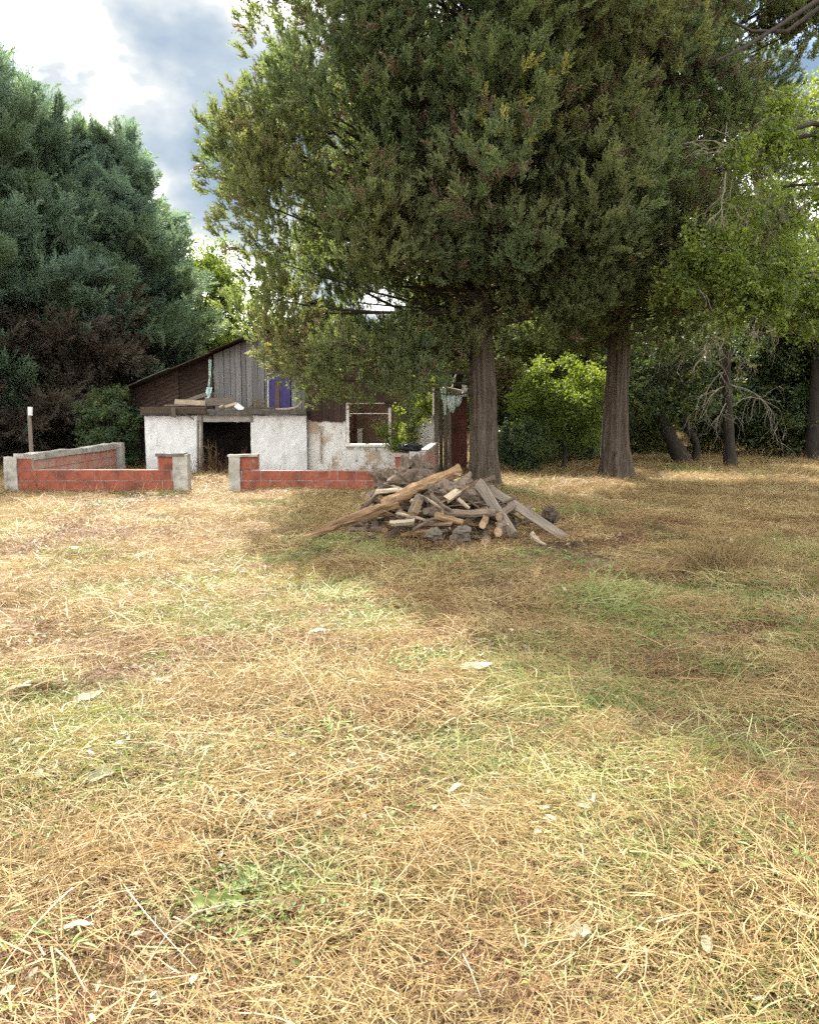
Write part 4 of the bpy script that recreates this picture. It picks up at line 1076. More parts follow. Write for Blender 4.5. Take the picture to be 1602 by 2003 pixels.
# rusty corrugated gable of the lean to, sheet by sheet
def corr(xa, xb, Y, zbot, seed):
    nx_, nz_ = 12, 70; vs_, fs = [], []
    for i in range(nx_ + 1):
        x = xa + (xb - xa) * i / nx_; zt_ = slope(x) - .02; z0 = zbot(x)
        for j in range(nz_ + 1):
            z = z0 + (zt_ - z0) * j / nz_
            vs_.append((x, Y + .02 * math.sin((zt_ - z) * 2 * math.pi / .125) + .01 * noise.noise(Vector((x, z, seed))), z))
    for i in range(nx_):
        for j in range(nz_): a = i * (nz_ + 1) + j; fs.append((a, a + nz_ + 1, a + nz_ + 2, a + 1))
    mb = MB(); mb.add(vs_, fs); o = put('corrugated_sheet', mb, M['rust'], house, True)
    md = o.modifiers.new('solid', 'SOLIDIFY'); md.thickness = .004
e = [x_l - .05, x_l + .5, x_l + 1.1, x_l + 1.72, hx(414, YG + .3, 740)]
for i in range(4): corr(e[i] - .03, e[i + 1] + .03, YG + .3 + .03 * (i % 2), (lambda x: 1.45) if i else (lambda x: 1.2), i)
mb = MB(); mb.box2((hx(414, YG), YG - .02, 1.4), (hx(419, YG), YG + .1, slope(hx(416, YG)) - .05)); put('corner_post', mb, M['log_dark'], house)
for px in (252, 268, 281):
    mb = MB(); a = hx(px, 23.5); mb.box2((a, 23.55, zb), (a + .1, 23.65, slope(a) - .1), jit=.01); put('post', mb, M['log_dark'], house)
# window
def window():
    y = YM - .03; w = MB(); a, b, t_, s_ = X(677.5, y), X(765, y), hz(786, y), hz(868, y)
    w.box2((a, y, s_), (a + .075, y + .12, t_)); w.box2((b - .07, y, s_), (b, y + .12, t_)); w.box2((a + .077, y + .002, t_ - .05), (b - .072, y + .12, t_))
    fr = put('window', w, M['white_paint'], house); fr.name = 'window_frame'
    w = MB(); w.box2((a - .02, y - .05, hz(873, y)), (b + .03, y + .14, s_ - .002), jit=.004); put('sill', w, M['white_paint'], fr)
    w = MB(); w.box2((a + .077, y + .03, hz(809.5, y)), (b - .072, y + .06, hz(808, y))); put('crossbar', w, M['white_paint'], fr)
    w = MB(); w.box2((X(671, y), y - .07, hz(787, y) + .002), (X(800, y), y + .10, hz(780, y)), jit=.008); put('lintel', w, M['log_dark'], house)
    w = MB(); w.box2((X(765.5, y), y + .02, s_), (X(800, y), y + .08, hz(847, y))); w.box2((X(788, y), y, hz(847, y) + .002), (X(800, y), y + .12, t_)); put('boarded_panel', w, M['plank_grey'], house)
    w = MB(); w.box2((X(691.5, 22.9), 22.9, zb), (X(697.5, 22.9), 23.0, 2.3)); put('inner_post', w, M['red_panel'], house)
    w = MB(); w.poly([P(699.5, 875, 23.2), P(709, 875, 23.2), P(709, 838, 23.2), P(699, 838, 23.2)], (0, .02, 0)); put('white_board', w, M['white_paint'], house)
window()
# drain pipes on the old plaster
mb = MB(); y = YM - .05
mb.tube([P(627.5, 906, y), P(627.2, 870, y), P(626.8, 842, y)], [.026, .024, .024], 8)
pp = put('drain_pipe', mb, M['pvc_grey'], house); mb = MB()
c_ = P(627, 838, y); mb.tube([c_ + Vector((math.cos(a) * .065, 0, math.sin(a) * .065)) for a in np.linspace(0, 2 * math.pi, 14)], [.015] * 14, 6); put('pipe_collar', mb, M['pvc_grey'], pp)
mb = MB(); mb.tube([P(648.5, 908, y), P(648.2, 893, y)], [.03, .03], 8); put('drain_pipe', mb, M['white_paint'], house)

# porch at the end of the house
porch = empty('porch', (hx(880, 20.9), 20.9, g1(.9, 20.9))); tag(porch, 'collapsing plank porch between the climbing vine and the biggest cypress', 'porch')
for a, b, t_, y, mt in ((849.5, 858.5, 752, 20.85, 'plank_grey'), (859.5, 866.5, 757, 20.95, 'plank_grey'), (868, 877, 790, 20.8, 'board_tan'), (877.5, 883, 776, 21.0, 'plank_grey')):
    mb = MB(); mb.poly([P(a, 935, y), P(b, 935, y), P(b - 1, t_, y), P(a - .5, t_ + 1, y)], (0, .04, 0)); put('post', mb, M['log_grey' if mt == 'board_tan' else mt], porch)
mb = MB(); mb.poly([P(879, 925, 22), P(914, 925, 22), P(914, 768, 22), P(879, 768, 22)], (0, .04, 0)); put('red_panel', mb, M['red_panel'], porch)
mb = MB(); mb.poly([P(852, 752, 20.8), P(905, 764, 20.8), P(905, 768.5, 20.8), P(852, 757.5, 20.8)], (0, .16, .02)); put('beam', mb, M['board_tan'], porch)
mb = MB(); mb.poly([P(883, 760, 20.7), P(916, 766, 20.7), P(916, 776, 20.7), P(883, 772, 20.7)], (0, .07, 0)); put('beam', mb, M['plank_grey'], porch)
mb = MB(); mb.poly([P(846, 757, 20.78), P(849, 757, 20.78), P(849, 812, 20.78), P(846, 812, 20.78)], (0, .05, 0)); put('batten', mb, M['white_paint'], porch)
mb = MB(); mb.box2((hx(850, 21.6), 21.2, hz(752, 21)), (hx(914, 21.6), 23, hz(747, 21))); put('porch_roof', mb, M['dark_roof'], porch)
def rag(name, pts, w, mat, label, cat, seed, grp=None):
    """hanging strip of cloth: gridded, folded, frayed"""
    r_ = random.Random(seed); n, k = 12, 5; P_ = [Vector(p) for p in pts]; vs_, fs = [], []
    for i in range(n + 1):
        f = i / n * (len(P_) - 1); a = min(int(f), len(P_) - 2); c = P_[a].lerp(P_[a + 1], f - a)
        ww = w * (1 + .35 * noise.noise(Vector((i * .5, seed, 0)))) * (1 - .5 * (i / n) ** 3)
        for j in range(k + 1):
            u = j / k - .5
            vs_.append(c + Vector((u * ww, .05 * math.sin(j * 2.2 + i * .4 + seed) + .02 * r_.random(), .03 * r_.uniform(-1, 1) * (i == n))))
    for i in range(n):
        for j in range(k): q = i * (k + 1) + j; fs.append((q, q + 1, q + k + 2, q + k + 1))
    mb = MB(); mb.add(vs_, fs); o = put(name, mb, mat, None, True); md = o.modifiers.new('solid', 'SOLIDIFY'); md.thickness = .006
    tag(o, label, cat, grp); return o
rag('torn_tarp', [P(866, 757, 20.62), P(868, 775, 20.6), P(871, 792, 20.6), P(870, 812, 20.62)], .10, M['tarp_teal'], 'longest pale rag of tarp hanging from the porch beam by the grey posts', 'tarp', 1)
rag('torn_tarp', [P(884, 771, 20.6), P(882, 785, 20.55), P(884, 806, 20.6)], .22, M['tarp_teal'], 'wide teal rag of tarp hanging below the grey beam end of the porch', 'tarp', 2)
rag('torn_tarp', [P(899, 770, 20.62), P(897, 782, 20.6), P(895, 794, 20.6)], .15, M['tarp_teal'], 'short teal rag of tarp nearest the biggest cypress trunk on the porch', 'tarp', 3)
rag('torn_tarp', [P(908, 752, 20.6), P(909, 762, 20.55), P(907, 776, 20.6)], .12, M['white_paint'], 'small white cloth scrap caught on the porch beam against the biggest trunk', 'cloth', 4)
rag('torn_tarp', [P(411.5, 703, 22.7), P(410.5, 735, 22.7), P(408, 760, 22.7), P(405, 786, 22.65)], .07, M['tarp_teal'], 'long thin strip of teal tarp hanging down the corner of the grey boards', 'tarp', 5)
rag('torn_tarp', [P(410, 757, 22.62), P(407, 772, 22.6), P(405, 786, 22.55)], .17, M['tarp_teal'], 'bunched end of teal tarp lying on the flat roof below the thin strip', 'tarp', 6)
mb = MB(); mb.tube([P(884, 757, 20.7), P(892.5, 729, 20.7)], [.022, .022], 7); o = put('white_stick', mb, M['white_paint']); tag(o, 'white stick poking up from the porch roof beside the biggest trunk', 'stick')

# loose timber on the flat roof
def plank(name, p0, p1, w, th, mat, label, cat='board', group=None, roll=0, taper=1.0, seed=0):
    p0, p1 = Vector(p0), Vector(p1); d = p1 - p0; ln_ = d.length
    r_ = random.Random(seed); mb = MB(); n = 6; vs_, fs = [], []
    for i in range(n + 1):
        f = i / n; ww = w * (1 + (taper - 1) * f) * .5; bx, bz = r_.uniform(-.01, .01) * w * 3, r_.uniform(-.1, .1) * th
        for a, b in ((-1, -1), (1, -1), (1, 1), (-1, 1)): vs_.append((a * ww + bx, b * th * .5 + bz, ln_ * f + (r_.uniform(-.02, .02) if i in (0, n) else 0)))
    for i in range(n):
        for q in range(4): fs.append((i * 4 + q, i * 4 + (q + 1) % 4, i * 4 + 4 + (q + 1) % 4, i * 4 + 4 + q))
    fs += [(3, 2, 1, 0), (n * 4, n * 4 + 1, n * 4 + 2, n * 4 + 3)]
    mb.add(vs_, fs); o = link(name, mb.mesh(name, mat), None, p0)
    z = d.normalized(); h = Vector((0, 0, 1)) if abs(z.z) < .9 else Vector((0, -1, 0))
    xx = h.cross(z).normalized(); yy = z.cross(xx); R = Matrix((xx, yy, z)).transposed()
    o.rotation_euler = (R @ Matrix.Rotation(roll, 3, 'Z')).to_euler(); tag(o, label, cat, group); return o
gr = 'loose boards on the flat roof'
plank('loose_board', P(322, 793, 21.45), P(372, 791.5, 21.6), .22, .04, M['plank_grey'], 'grey board lying flat at the outer end of the flat roof edge', 'board', gr, 0, seed=1)
plank('loose_board', P(342, 786.5, 21.5), P(403, 789.5, 21.55), .14, .075, M['pale_wood'], 'pale board lying on top of the grey one on the flat roof', 'board', gr, 1.2, seed=2)
plank('loose_board', P(364, 785, 21.9), P(404, 771.5, 22.2), .12, .045, M['plank_grey'], 'pale grey board tilted up towards the tarp on the flat roof', 'board', gr, .9, seed=3)
plank('loose_board', P(404, 787, 21.8), P(460, 785, 22.1), .24, .04, M['plank_grey'], 'wide grey board lying behind the pale scraps, below the grey gable', 'board', gr, 1.0, seed=4)
plank('loose_board', P(428, 798, 21.42), P(437, 794, 21.42), .12, .05, M['pale_wood'], 'short yellowish block at the edge of the flat roof above the doorway', 'board', gr, .5, seed=5)
plank('loose_board', P(440, 797, 21.5), P(463, 789.5, 21.5), .09, .05, M['pale_wood'], 'small pale board tilted on the flat roof above the doorway', 'board', gr, .8, seed=6)
plank('loose_board', P(462, 792, 21.46), P(474, 801, 21.42), .14, .03, M['white_paint'], 'white board scrap hanging over the flat roof edge above the doorway', 'board', gr, .9, seed=7)
plank('loose_board', P(356, 806, 21.2), P(379, 820, 21.22), .05, .03, M['log_dark'], 'dark splinter hanging below the flat roof edge over the white pier', 'board', gr, 0, seed=8)
plank('loose_board', P(418, 768, 22.7), P(425, 792, 22.5), .05, .04, M['plank_grey'], 'thin grey batten leaning on the grey gable beside the tarp', 'board', gr, 0, seed=9)
plank('loose_board', P(478, 799, 21.5), P(540, 797, 21.6), .16, .05, M['log_grey'], 'long dark board at the roof edge below the purple panel', 'board', gr, 0, seed=10)
mb = MB(); mb.tube([P(540, 801, 21.5), P(565, 800, 21.48), P(580, 797, 21.46), P(587, 791, 21.45), P(592, 784, 21.45)], [.035, .035, .032, .026, .016], 7, wob=.2); o = put('bent_branch', mb, M['pale_wood']); tag(o, 'pale bent branch on the flat roof end, its tip curling up by the brown boards', 'branch')
mb = MB(); mb.tube([P(488, 796, 21.6), P(497, 786, 21.6), P(506, 782, 21.6)], [.018, .016, .012], 6); o = put('bent_branch', mb, M['log_grey']); tag(o, 'short dark curved branch on the flat roof below the grey boards', 'branch')

def weeds(name, label, cat, c, n, R, h0, h1, mat, seed, leaves=None, lean=.3, group=None, w=.006):
    r_ = np.random.default_rng(seed); mb = MB(); c = Vector(c); tips = []
    for i in range(n):
        a = r_.uniform(0, 6.28); q = R * math.sqrt(r_.uniform()); b = c + Vector((math.cos(a) * q, math.sin(a) * q * .6, 0)); b.z = g1(b.x, b.y) - .02 if leaves != 'roof' else c.z
        t_ = b + Vector((r_.normal() * lean, r_.normal() * lean * .5, 1)) * r_.uniform(h0, h1)
        m_ = b.lerp(t_, .55) + Vector((r_.normal() * .04, 0, .06)); pts = bezier(b, m_, t_, 4)
        mb.tube(pts, [w, w * .9, w * .7, w * .55, w * .3], 3); tips.append(t_)
        for s in range(2 if h1 > .5 else 1):
            k = int(r_.integers(1, 4)); e_ = pts[k] + Vector((r_.normal() * .16, r_.normal() * .08, r_.uniform(.03, .18))) * h1
            mb.tube([pts[k], pts[k].lerp(e_, .5) + Vector((0, 0, .01)), e_], [w * .6, w * .45, w * .2], 3)
    o = put(name, mb, mat); tag(o, label, cat, group); return o
weeds('dry_weeds', 'brown dried weeds standing in the dark doorway of the house', 'weeds', (X(430), 20.95, 0), 95, .65, .25, .85, HAYB, 1)
weeds('dry_weeds', 'tall single dry stems at the middle of the doorway', 'weeds', (X(429), 20.6, 0), 8, .16, .8, 1.15, HAY, 2, lean=.12)
weeds('dry_weeds', 'small dry weeds growing on the flat roof below the purple panel', 'weeds', tuple(P(512, 800, 21.6)), 26, .22, .1, .42, HAY, 3, 'roof')
c_ = G(1405, 1125); weeds('straw_tuft', 'tall standing tuft of pale straw in the shaded part of the yard', 'tuft', tuple(c_), 240, .36, .14, .52, HAY, 4, lean=.5, w=.0042)
c_ = G(300, 962); weeds('dry_weeds', 'low dry stems against the red bricks nearest the gateless opening', 'weeds', (c_.x - .4, 15.25, 0), 30, .9, .05, .25, HAY, 5, lean=.6, w=.004)
c_ = G(100, 962); weeds('dry_weeds', 'arching dry stems against the brick wall by its outer concrete post', 'weeds', (c_.x, 15.25, 0), 30, .7, .1, .5, HAYB, 6, lean=.5, w=.004)
c_ = G(870, 1075); weeds('dry_weeds', 'short brown grass stems standing up in front of the wood pile', 'weeds', (c_.x, 9.35, 0), 130, .95, .08, .30, HAYB, 7, lean=.4, w=.003)

def vine():
    c = P(800, 900, 21.3); b = Vector((c.x, c.y, g1(c.x, c.y))); root = empty('climbing_vine', b); tag(root, 'sunlit yellow green vine climbing the house front beside the porch', 'vine')
    q = lambda px, py, dy=0: P(px, py, 21.35 + dy); st = MB(); r_ = np.random.default_rng(12); PT, DR, SCL, IDX = [], [], [], []
    paths = [[(790, 915), (780, 870), (800, 820), (815, 770), (838, 735)], [(800, 915), (806, 850), (826, 800), (845, 760)], [(770, 880), (752, 850), (742, 838)], [(785, 915), (776, 850), (780, 805), (800, 790)], [(830, 790), (850, 790), (864, 800)], [(815, 770), (836, 742), (860, 722)]]
    for l in paths:
        pts = [q(a, d, r_.normal() * .08) for a, d in l]; st.tube(pts, [.014] * len(pts), 5)
        for i in range(len(pts) - 1):
            for s in range(8):
                PT.append(pts[i].lerp(pts[i + 1], r_.uniform()) + rand_unit(r_) * .1 - b); DR.append(rand_unit(r_) + Vector((0, -.8, .3))); SCL.append(r_.uniform(.3, .6)); IDX.append(int(r_.integers(0, 2)))
    for cx_, cy_, sx, sy, n in ((825, 765, 20, 28, 46), (835, 795, 22, 18, 36), (812, 830, 10, 22, 24), (780, 855, 10, 25, 12), (800, 865, 22, 10, 18), (750, 842, 14, 8, 8), (780, 885, 12, 18, 14), (845, 745, 16, 14, 14)):
        for s in range(n):
            PT.append(q(cx_ + r_.normal() * sx * .6, cy_ + r_.normal() * sy * .6, r_.normal() * .12) - b); DR.append(rand_unit(r_) + Vector((0, -.6, .3))); SCL.append(r_.uniform(.3, .6)); IDX.append(int(r_.integers(0, 2)))
    put('stem', st, M['log_dark'], root)
    PT = np.array([tuple(v) for v in PT]); DR = np.array([tuple(v) for v in DR])
    scatter('foliage', PT, frames_to_euler(DR, r_.uniform(0, 6.28, len(PT))), SCL, IDX, S_LG, root)
vine()

# ------------------------------------------------------------------ wood pile
def log(name, p0, p1, r0, r1, mat, label, cat='log', group=None, bend=0, seed=0, n=12, seg=14, wob=.35, cut=True, knots=2):
    """log along its own Z axis, bark lumpy, ends sawn"""
    p0, p1 = Vector(p0), Vector(p1); d = p1 - p0; ln_ = d.length; r_ = random.Random(seed); mb = MB(); vs_, fs = [], []
    an = r_.uniform(0, 6.28)
    for i in range(seg + 1):
        f = i / seg; R = r0 + (r1 - r0) * f
        ox = bend * math.sin(f * math.pi) * math.cos(an) + .25 * R * noise.noise(Vector((f * 4, seed, 1))); oy = bend * math.sin(f * math.pi) * math.sin(an) + .25 * R * noise.noise(Vector((f * 4, seed, 7)))
        for k in range(n):
            a = 2 * math.pi * k / n
            q = R * (1 + wob * noise.noise(Vector((math.cos(a) * 1.4, math.sin(a) * 1.4, f * ln_ * 5 + seed))) + wob * .5 * noise.noise(Vector((math.cos(a) * 4, math.sin(a) * 4, f * ln_ * 9 + seed))))
            vs_.append((ox + math.cos(a) * q, oy + math.sin(a) * q, ln_ * f))
    for i in range(seg):
        for k in range(n): fs.append((i * n + k, i * n + (k + 1) % n, (i + 1) * n + (k + 1) % n, (i + 1) * n + k))
    mb.add(vs_, fs)
    mb.add(vs_[:n], [tuple(reversed(range(n)))], 1 if cut else 0); mb.add(vs_[-n:], [tuple(range(n))], 1 if cut else 0)
    for s in range(knots):                                   # stubs of snapped side branches
        i = r_.randrange(2, seg - 1); a = r_.uniform(0, 6.28); R = r0 + (r1 - r0) * i / seg
        c = Vector(vs_[i * n + r_.randrange(n)]); o_ = Vector((c.x, c.y, 0)).normalized()
        mb.tube([c - o_ * R * .4, c + o_ * R * r_.uniform(.5, 1.4) + Vector((0, 0, R * r_.uniform(-.5, 1)))], [R * .42, R * .22], 6, 0, 1 if cut else 0)
    o = link(name, mb.mesh(name, [mat, M['cut_wood']]), None, p0); tag(o, label, cat, group)
    o.rotation_euler = d.to_track_quat('Z', 'Y').to_euler(); return o
gp = 'logs and branches of the wood pile'
log('rotten_log', P(566, 1071, 9.52), P(778, 982, 9.72), .04, .068, M['log_brown'], 'long rotten brown log slanting from the straw up onto the wood pile', 'log', gp, .03, 1, 16, 40, .5, False, 3)
log('split_log', P(752, 986, 9.78), P(897, 919, 10.45), .07, .08, M['log_brown'], 'thick yellow brown log crowning the wood pile with its sawn end up', 'log', gp, .02, 2, 16, 26, .35, True, 2)
bits = [((838, 1001, 9.65), (968, 1003, 9.75), .055, .05, 'log_grey', 'grey bent log lying level across the middle of the wood pile', .05),
        ((850, 1010, 9.55), (905, 1022, 9.5), .05, .04, 'log_brown', 'short brown log just below the level grey one in the wood pile', .01),
        ((808, 1036, 9.45), (862, 1010, 9.55), .02, .016, 'log_grey', 'thin pale stick rising across the shaded base of the wood pile', .02),
        ((842, 968, 9.7), (885, 1000, 9.6), .035, .022, 'log_grey', 'grey branch slanting down from the middle stump', .03),
        ((896, 976, 9.75), (918, 994, 9.7), .024, .02, 'pale_wood', 'short pale peeled stick below the bigger stump', .0),
        ((944, 1027, 9.42), (956, 1000, 10.1), .042, .045, 'log_brown', 'upper sawn log end with an oval pale face near the grey planks', .0),
        ((974, 1041, 9.40), (985, 1012, 10.1), .055, .06, 'log_grey', 'middle sawn log end with round pale face near the grey planks', .0),
        ((950, 1064, 9.30), (952, 1035, 10.0), .062, .065, 'log_grey', 'largest sawn log end lying lowest at the foot of the wood pile', .0),
        ((720, 975, 10.1), (765, 930, 10.5), .05, .035, 'log_grey', 'grey root limb at the outer shoulder of the wood pile behind the rotten log', .03),
        ((735, 963, 9.9), (800, 962, 10.0), .03, .028, 'pale_wood', 'pale broken limb lying between the outer stump and the long log', .02),
        ((705, 1000, 9.8), (742, 955, 10.1), .028, .024, 'log_dark', 'dark crooked limb over the rotten log at its upper half', .05),
        ((760, 1050, 9.45), (800, 1015, 9.55), .03, .03, 'log_dark', 'dark log under the pale board in the wood pile', .02),
        ((1040, 1043, 9.25), (1068, 1066, 9.1), .03, .014, 'pale_wood', 'pale tapered stick on the straw under the longer grey plank', .02),
        ((805, 1005, 9.55), (818, 970, 9.7), .042, .04, 'log_grey', 'upright grey stub under the crowning log', .0),
        ((975, 1012, 9.7), (1008, 985, 10.0), .05, .05, 'log_grey', 'stout grey log end between the two grey planks', .0),
        ((690, 1062, 9.4), (735, 1050, 9.5), .022, .03, 'log_dark', 'dark branch lying on the straw under the rotten log', .02)]
for i, (a, b, r0, r1, mt, lb, bd) in enumerate(bits):
    log('log', P(*a), P(*b), r0, r1, M[mt], lb, 'log', gp, bd, 30 + i, 10, 12, .3, True, 1)
def stump(name, c, s, label, seed, mat, roots):
    """gnarled stump: lumpy bole with roots that taper away"""
    r_ = np.random.default_rng(seed); mb = crumple((0, 0, 0), s, seed, 16)
    for k in range(roots):
        a = 6.28 * k / roots + r_.normal() * .3; d = Vector((math.cos(a), math.sin(a), r_.uniform(-.35, .7)))
        p_ = Vector((d.x * s[0] * .6, d.y * s[1] * .6, d.z * s[2] * .6)); l_ = r_.uniform(.14, .30)
        pts = [p_]
        for q in range(6):
            d = (d + rand_unit(r_) * .35).normalized(); pts.append(pts[-1] + d * l_ / 6)
        mb.tube(pts, [.10 * (1 - .8 * q / 6) * s[2] / .17 for q in range(7)], 9, wob=.5, seed=seed + k)
    o = link(name, mb.mesh(name, mat), None, c); tag(o, label, 'stump'); return o
stump('stump', P(778, 944, 10.45), (.27, .2, .18), 'dark gnarled stump at the outer peak of the wood pile, before the corner post', 4, M['log_dark'], 7)
stump('stump', P(880, 966, 10.15), (.34, .22, .16), 'broad grey gnarled stump in the middle of the wood pile below the crowning log', 9, M['log_grey'], 8)
stump('stump', P(812, 925, 10.7), (.13, .11, .22), 'small upright grey stump poking up highest against the corner post', 15, M['log_grey'], 4)
plank('grey_plank', P(936, 944, 10.15), P(1003, 1044, 9.55), .13, .045, M['plank_grey'], 'short weathered plank leaning steeply against the wood pile', 'plank', 'planks leaning on the wood pile', 1.15, .8, 21)
plank('grey_plank', P(944, 948, 10.35), P(1106, 1053, 9.4), .105, .055, M['plank_grey'], 'long straight grey plank leaning from the wood pile down to the straw', 'plank', 'planks leaning on the wood pile', .95, 1.0, 22)
plank('pale_board', P(763, 1024, 9.42), P(810, 1020, 9.42), .075, .04, M['pale_wood'], 'short pale board near the base of the wood pile below the rotten log', 'board', None, .4, .9, 23)
plank('pale_board', P(873, 977, 9.8), P(896, 961, 9.9), .09, .05, M['pale_wood'], 'short yellowish board lying on the broad grey stump', 'board', None, .7, .9, 24)
plank('pale_board', P(803, 981, 9.68), P(822, 979, 9.68), .06, .04, M['pale_wood'], 'whitish scrap of board under the crowning log', 'board', None, .4, .9, 25)
plank('pale_board', P(812, 1003, 9.5), P(822, 978, 9.6), .09, .03, M['board_tan'], 'orange brown shard of wood in the dark middle of the wood pile', 'board', None, 1.2, .7, 26)
mb = crumple(P(1077, 1003, 10.2) - Vector((0, 0, .04)), (.10, .09, .13), 8, 9); o = put('stone', mb, M['log_dark']); tag(o, 'dark upright lump behind the longer grey plank', 'stone')
for px, py, s, lb in ((848, 1046, .10, 'dark rounded stone at the base of the wood pile, farthest from the sawn ends'), (898, 1058, .12, 'dark broken stone at the base of the wood pile beside the lowest sawn end'), (905, 1040, .09, 'small grey stone under the level grey log')):
    mb = crumple(P(px, py, 9.35), (s, s * .9, s * .75), px * .1, 9); o = put('stone', mb, M['stone']); tag(o, lb, 'stone', 'stones at the foot of the wood pile')
# the tangle inside the heap
rr = random.Random(99); heap = P(862, 1000, 10.35)
meshes_done = 0
for i in range(190):
    u, v = rr.uniform(-1, 1), rr.uniform(-1, 1)
    if u * u + v * v > 1: continue
    hgt = .62 * (1 - (u * u + v * v)) ** .8
    c = Vector((heap.x + u * 1.02, heap.y + v * .85, 0)); c.z = g1(c.x, c.y) + hgt * rr.uniform(.55, 1.0) + .03
    a = rr.uniform(0, 6.28); ln_ = rr.uniform(.22, .75); t_ = rr.uniform(-.45, .35)
    d = Vector((math.cos(a), math.sin(a) * .6, t_)).normalized() * ln_ / 2
    if c.z - abs(d.z) < .01: d.z *= .2
    R = rr.choice([.009, .012, .015, .018, .024, .032, .045, .055])
    log('branch', c - d, c + d, R, R * rr.uniform(.5, .9), M[rr.choice(['log_grey', 'log_dark', 'log_dark', 'log_brown', 'log_brown', 'log_moss'])], 'weathered branch in the tangle of the wood pile', 'branch', 'tangled branches inside the wood pile', rr.uniform(0, .06), 200 + i, 7, 8, .35, rr.random() < .15, 1)

for i in range(60):
    u, v = rr.uniform(-1, 1), rr.uniform(-1, .5)
    if u * u + v * v > .95: continue
    c = Vector((heap.x + u * 1.0, heap.y + v * .85, 0)); c.z = g1(c.x, c.y) + .62 * (1 - (u * u + v * v)) ** .8 * rr.uniform(.7, 1.12) + .05
    a = rr.uniform(-.9, .9) + (math.pi if rr.random() < .5 else 0); d = Vector((math.cos(a), math.sin(a) * .5, rr.uniform(-.5, .5) - .2 * u * (1 if math.cos(a) > 0 else -1))).normalized() * rr.uniform(.14, .38)
    if c.z - abs(d.z) < .02: d.z *= .2
    plank('splintered_board', c - d, c + d, rr.uniform(.025, .075), rr.uniform(.012, .028), M[rr.choice(['log_dark', 'log_brown', 'plank_grey', 'log_dark', 'pale_wood', 'board_tan'])], 'thin splintered board stuck in the tangle of the wood pile', 'board', 'splintered boards in the wood pile', rr.uniform(0, 3.1), rr.uniform(.4, 1), 700 + i)

# ------------------------------------------------------------------ single leaves and stalks lying on the hay
def leaf(px, py, l, asp, ang, mat, label, name='leaf', lobes=0, seed=0, group=None, cat='leaf', lift=.035, curl=.25):
    lift += .014
    r_ = random.Random(seed); g = G(px, py); n = 12; vs_, fs = [], []
    for i in range(n + 1):
        f = i / n; w = asp * l * .5 * (math.sin(math.pi * min(1, f * .93 + .05)) ** .75)
        if lobes: w *= .45 + .75 * abs(math.sin(f * math.pi * lobes))
        for j in (-1, -.5, 0, .5, 1):
            vs_.append(((f - .5) * l, j * w, curl * w * abs(j) * 1.2 + .03 * l * math.sin(f * 7 + seed) + .02 * l * noise.noise(Vector((f * 6, j * 2, seed)))))
    for i in range(n):
        for j in range(4): q = i * 5 + j; fs.append((q, q + 1, q + 6, q + 5))
    mb = MB(); mb.add(vs_, fs); me = mb.mesh(name, mat, True)
    a_ = me.attributes.new('rnd', 'FLOAT', 'FACE'); a_.data.foreach_set('value', [r_.uniform(.4, .9) + .1 * (k % 2) for k in range(len(fs))])
    o = link(name, me, None, g + Vector((0, 0, lift)), (r_.uniform(-.3, .5), r_.uniform(-.3, .1), ang)); tag(o, label, cat, group); return o
gl = 'large leaves lying on the hay'
leaf(428, 1796, .17, .5, .1, WEED, 'bright green toothed leaf lying near the front of the photo', 'green_leaf', 4, 1, gl)
leaf(480, 1752, .14, .5, 1.2, WEED, 'grey green toothed leaf lying just behind the bright green one', 'green_leaf', 4, 2, gl)
leaf(556, 1800, .15, .42, -.2, DEAD, 'dark red brown curled leaf beside the bright green one', 'dead_leaf', 2, 3, gl)
leaf(150, 1843, .10, .5, .2, PALE, 'pale yellowish leaf lying alone in the straw near the front', 'pale_leaf', 0, 4, gl)
leaf(72, 1365, .22, .4, .8, PALE, 'largest whitish leaf in the brown patch, standing on edge', 'pale_leaf', 0, 5, gl, lift=.07)
leaf(168, 1392, .20, .38, .5, PALE, 'long whitish leaf in the brown patch next to the largest one', 'pale_leaf', 0, 6, gl, lift=.06)
leaf(70, 1308, .22, .3, -.1, PALE, 'thin whitish leaf at the back of the brown patch', 'pale_leaf', 0, 7, gl, lift=.05)
leaf(315, 1353, .15, .4, -.5, PALE, 'whitish leaf at the inner side of the brown patch', 'pale_leaf', 0, 8, gl, lift=.05)
leaf(20, 1378, .22, .5, .3, PALE, 'greenish white leaf cut by the edge of the photo', 'pale_leaf', 0, 9, gl, lift=.05)
leaf(195, 1540, .13, .5, .2, PALE, 'grey white leaf among green stalks behind the straw', 'pale_leaf', 0, 10, gl)
leaf(20, 1690, .13, .4, -.1, PALE, 'whitish curled leaf at the very edge of the photo', 'pale_leaf', 2, 11, gl)
leaf(940, 1605, .18, .35, -.25, PALE, 'pale green folded leaf in the middle of the straw', 'pale_leaf', 2, 12, gl, lift=.05)
leaf(1096, 1712, .075, .6, -.7, PALE, 'small bright white petal like leaf in the straw', 'pale_leaf', 0, 13, gl, lift=.05)
leaf(1125, 1862, .10, .6, -.5, PALE, 'pale leaf with a frayed edge near the front of the photo', 'pale_leaf', 3, 14, gl, lift=.05)
leaf(1380, 1888, .09, .35, 1.3, PALE, 'narrow white leaf standing among green cut stalks', 'pale_leaf', 0, 15, gl, lift=.05)
leaf(1250, 1700, .10, .7, .4, WEED, 'small fresh green leaf beside the cut stalks', 'green_leaf', 0, 16, gl)
leaf(1228, 1832, .11, .5, -.6, WEED, 'dark green leaf in front of the cut green stalks', 'green_leaf', 2, 17, gl)
leaf(1365, 1718, .14, .4, .2, WEED, 'long green leaf on top of the cut green stalks', 'green_leaf', 3, 18, gl)
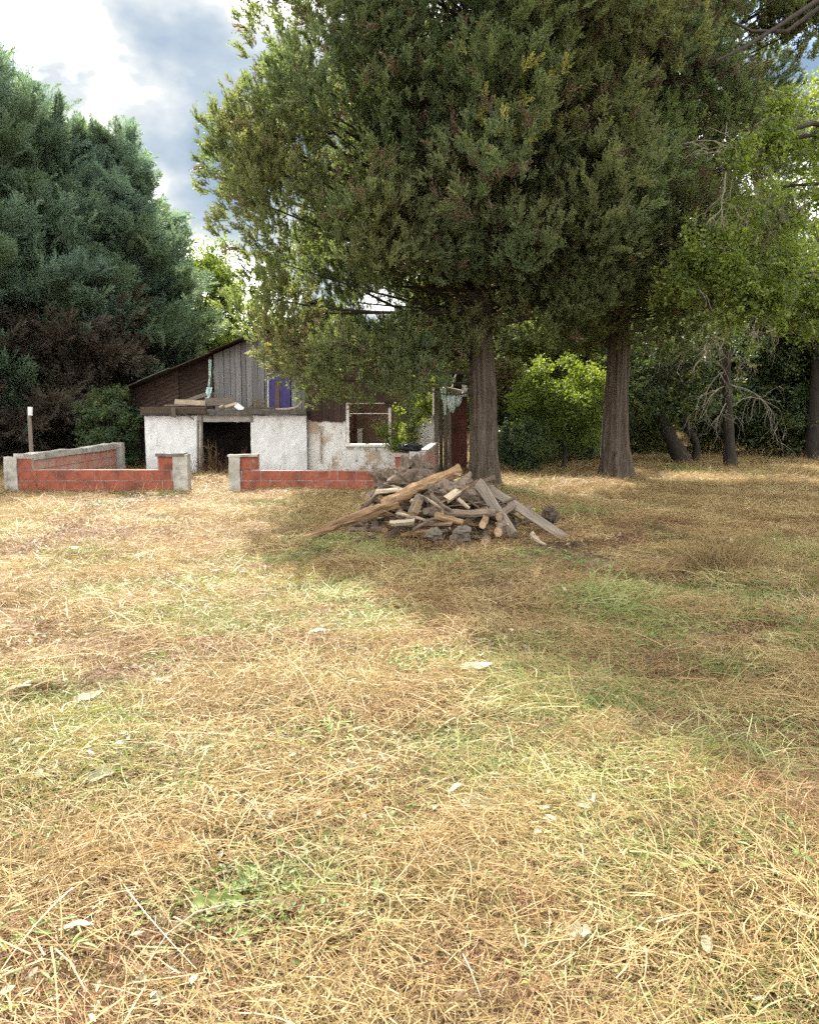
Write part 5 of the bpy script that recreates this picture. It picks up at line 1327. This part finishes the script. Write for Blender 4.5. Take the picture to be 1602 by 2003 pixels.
leaf(928, 1332, .22, .45, .1, PALE, 'whitish arched leaf at the edge of the tree shade', 'pale_leaf', 0, 19, gl, lift=.07)
leaf(955, 1358, .16, .5, .9, DEAD, 'dark red brown curled leaf beside the whitish arched one', 'dead_leaf', 2, 20, gl, lift=.05)
leaf(1040, 1700, .10, .45, -.3, WEED, 'olive leaf half buried in straw behind the white petal like leaf', 'green_leaf', 0, 21, gl)
leaf(20, 1740, .10, .4, .5, WEED, 'dark green leaf at the edge of the photo near the front', 'green_leaf', 3, 22, gl)
leaf(620, 1255, .2, .45, .2, PALE, 'pale leaf in the green patch before the wood pile', 'pale_leaf', 0, 23, gl, lift=.05)
leaf(145, 1085, .3, .3, .0, PALE, 'whitish scrap in the shaded straw before the brick wall', 'pale_leaf', 0, 24, gl, lift=.05)
gs = 'single pale stalks lying on the hay'
def stalk(pts, r0, label, mat='pale_wood', hh=.075):
    p_ = [G(a, b) + Vector((0, 0, hh + .02 * math.sin(k * 1.3))) for k, (a, b) in enumerate(pts)]
    mb = MB(); mb.tube(p_, [r0 * .62 * (1 - .5 * k / len(p_)) for k in range(len(p_))], 5, wob=.2); o = put('dry_stalk', mb, M[mat]); tag(o, label, 'stalk', gs)
stalk([(440, 1815), (385, 1842), (330, 1880), (290, 1925), (245, 1992)], .005, 'long curved stalk running from the bright green leaf to the front edge')
stalk([(468, 1590), (495, 1618), (527, 1657)], .005, 'straight whitish stalk in the straw behind the front stalks')
stalk([(545, 1700), (585, 1730), (632, 1770)], .005, 'thin whitish stalk behind the dark red brown leaf')
stalk([(848, 1684), (880, 1708), (908, 1733)], .005, 'short white stalk lying in the middle of the straw')
stalk([(110, 1895), (140, 1935), (172, 1990)], .005, 'pale stalk near the front corner of the yard', hh=.06)
stalk([(905, 1905), (920, 1950), (940, 2000)], .004, 'pale stalk at the front edge of the photo below the olive straw', hh=.06)
stalk([(230, 1240), (320, 1225), (400, 1238)], .006, 'pale stalk lying across the brown straw well behind the whitish leaves')
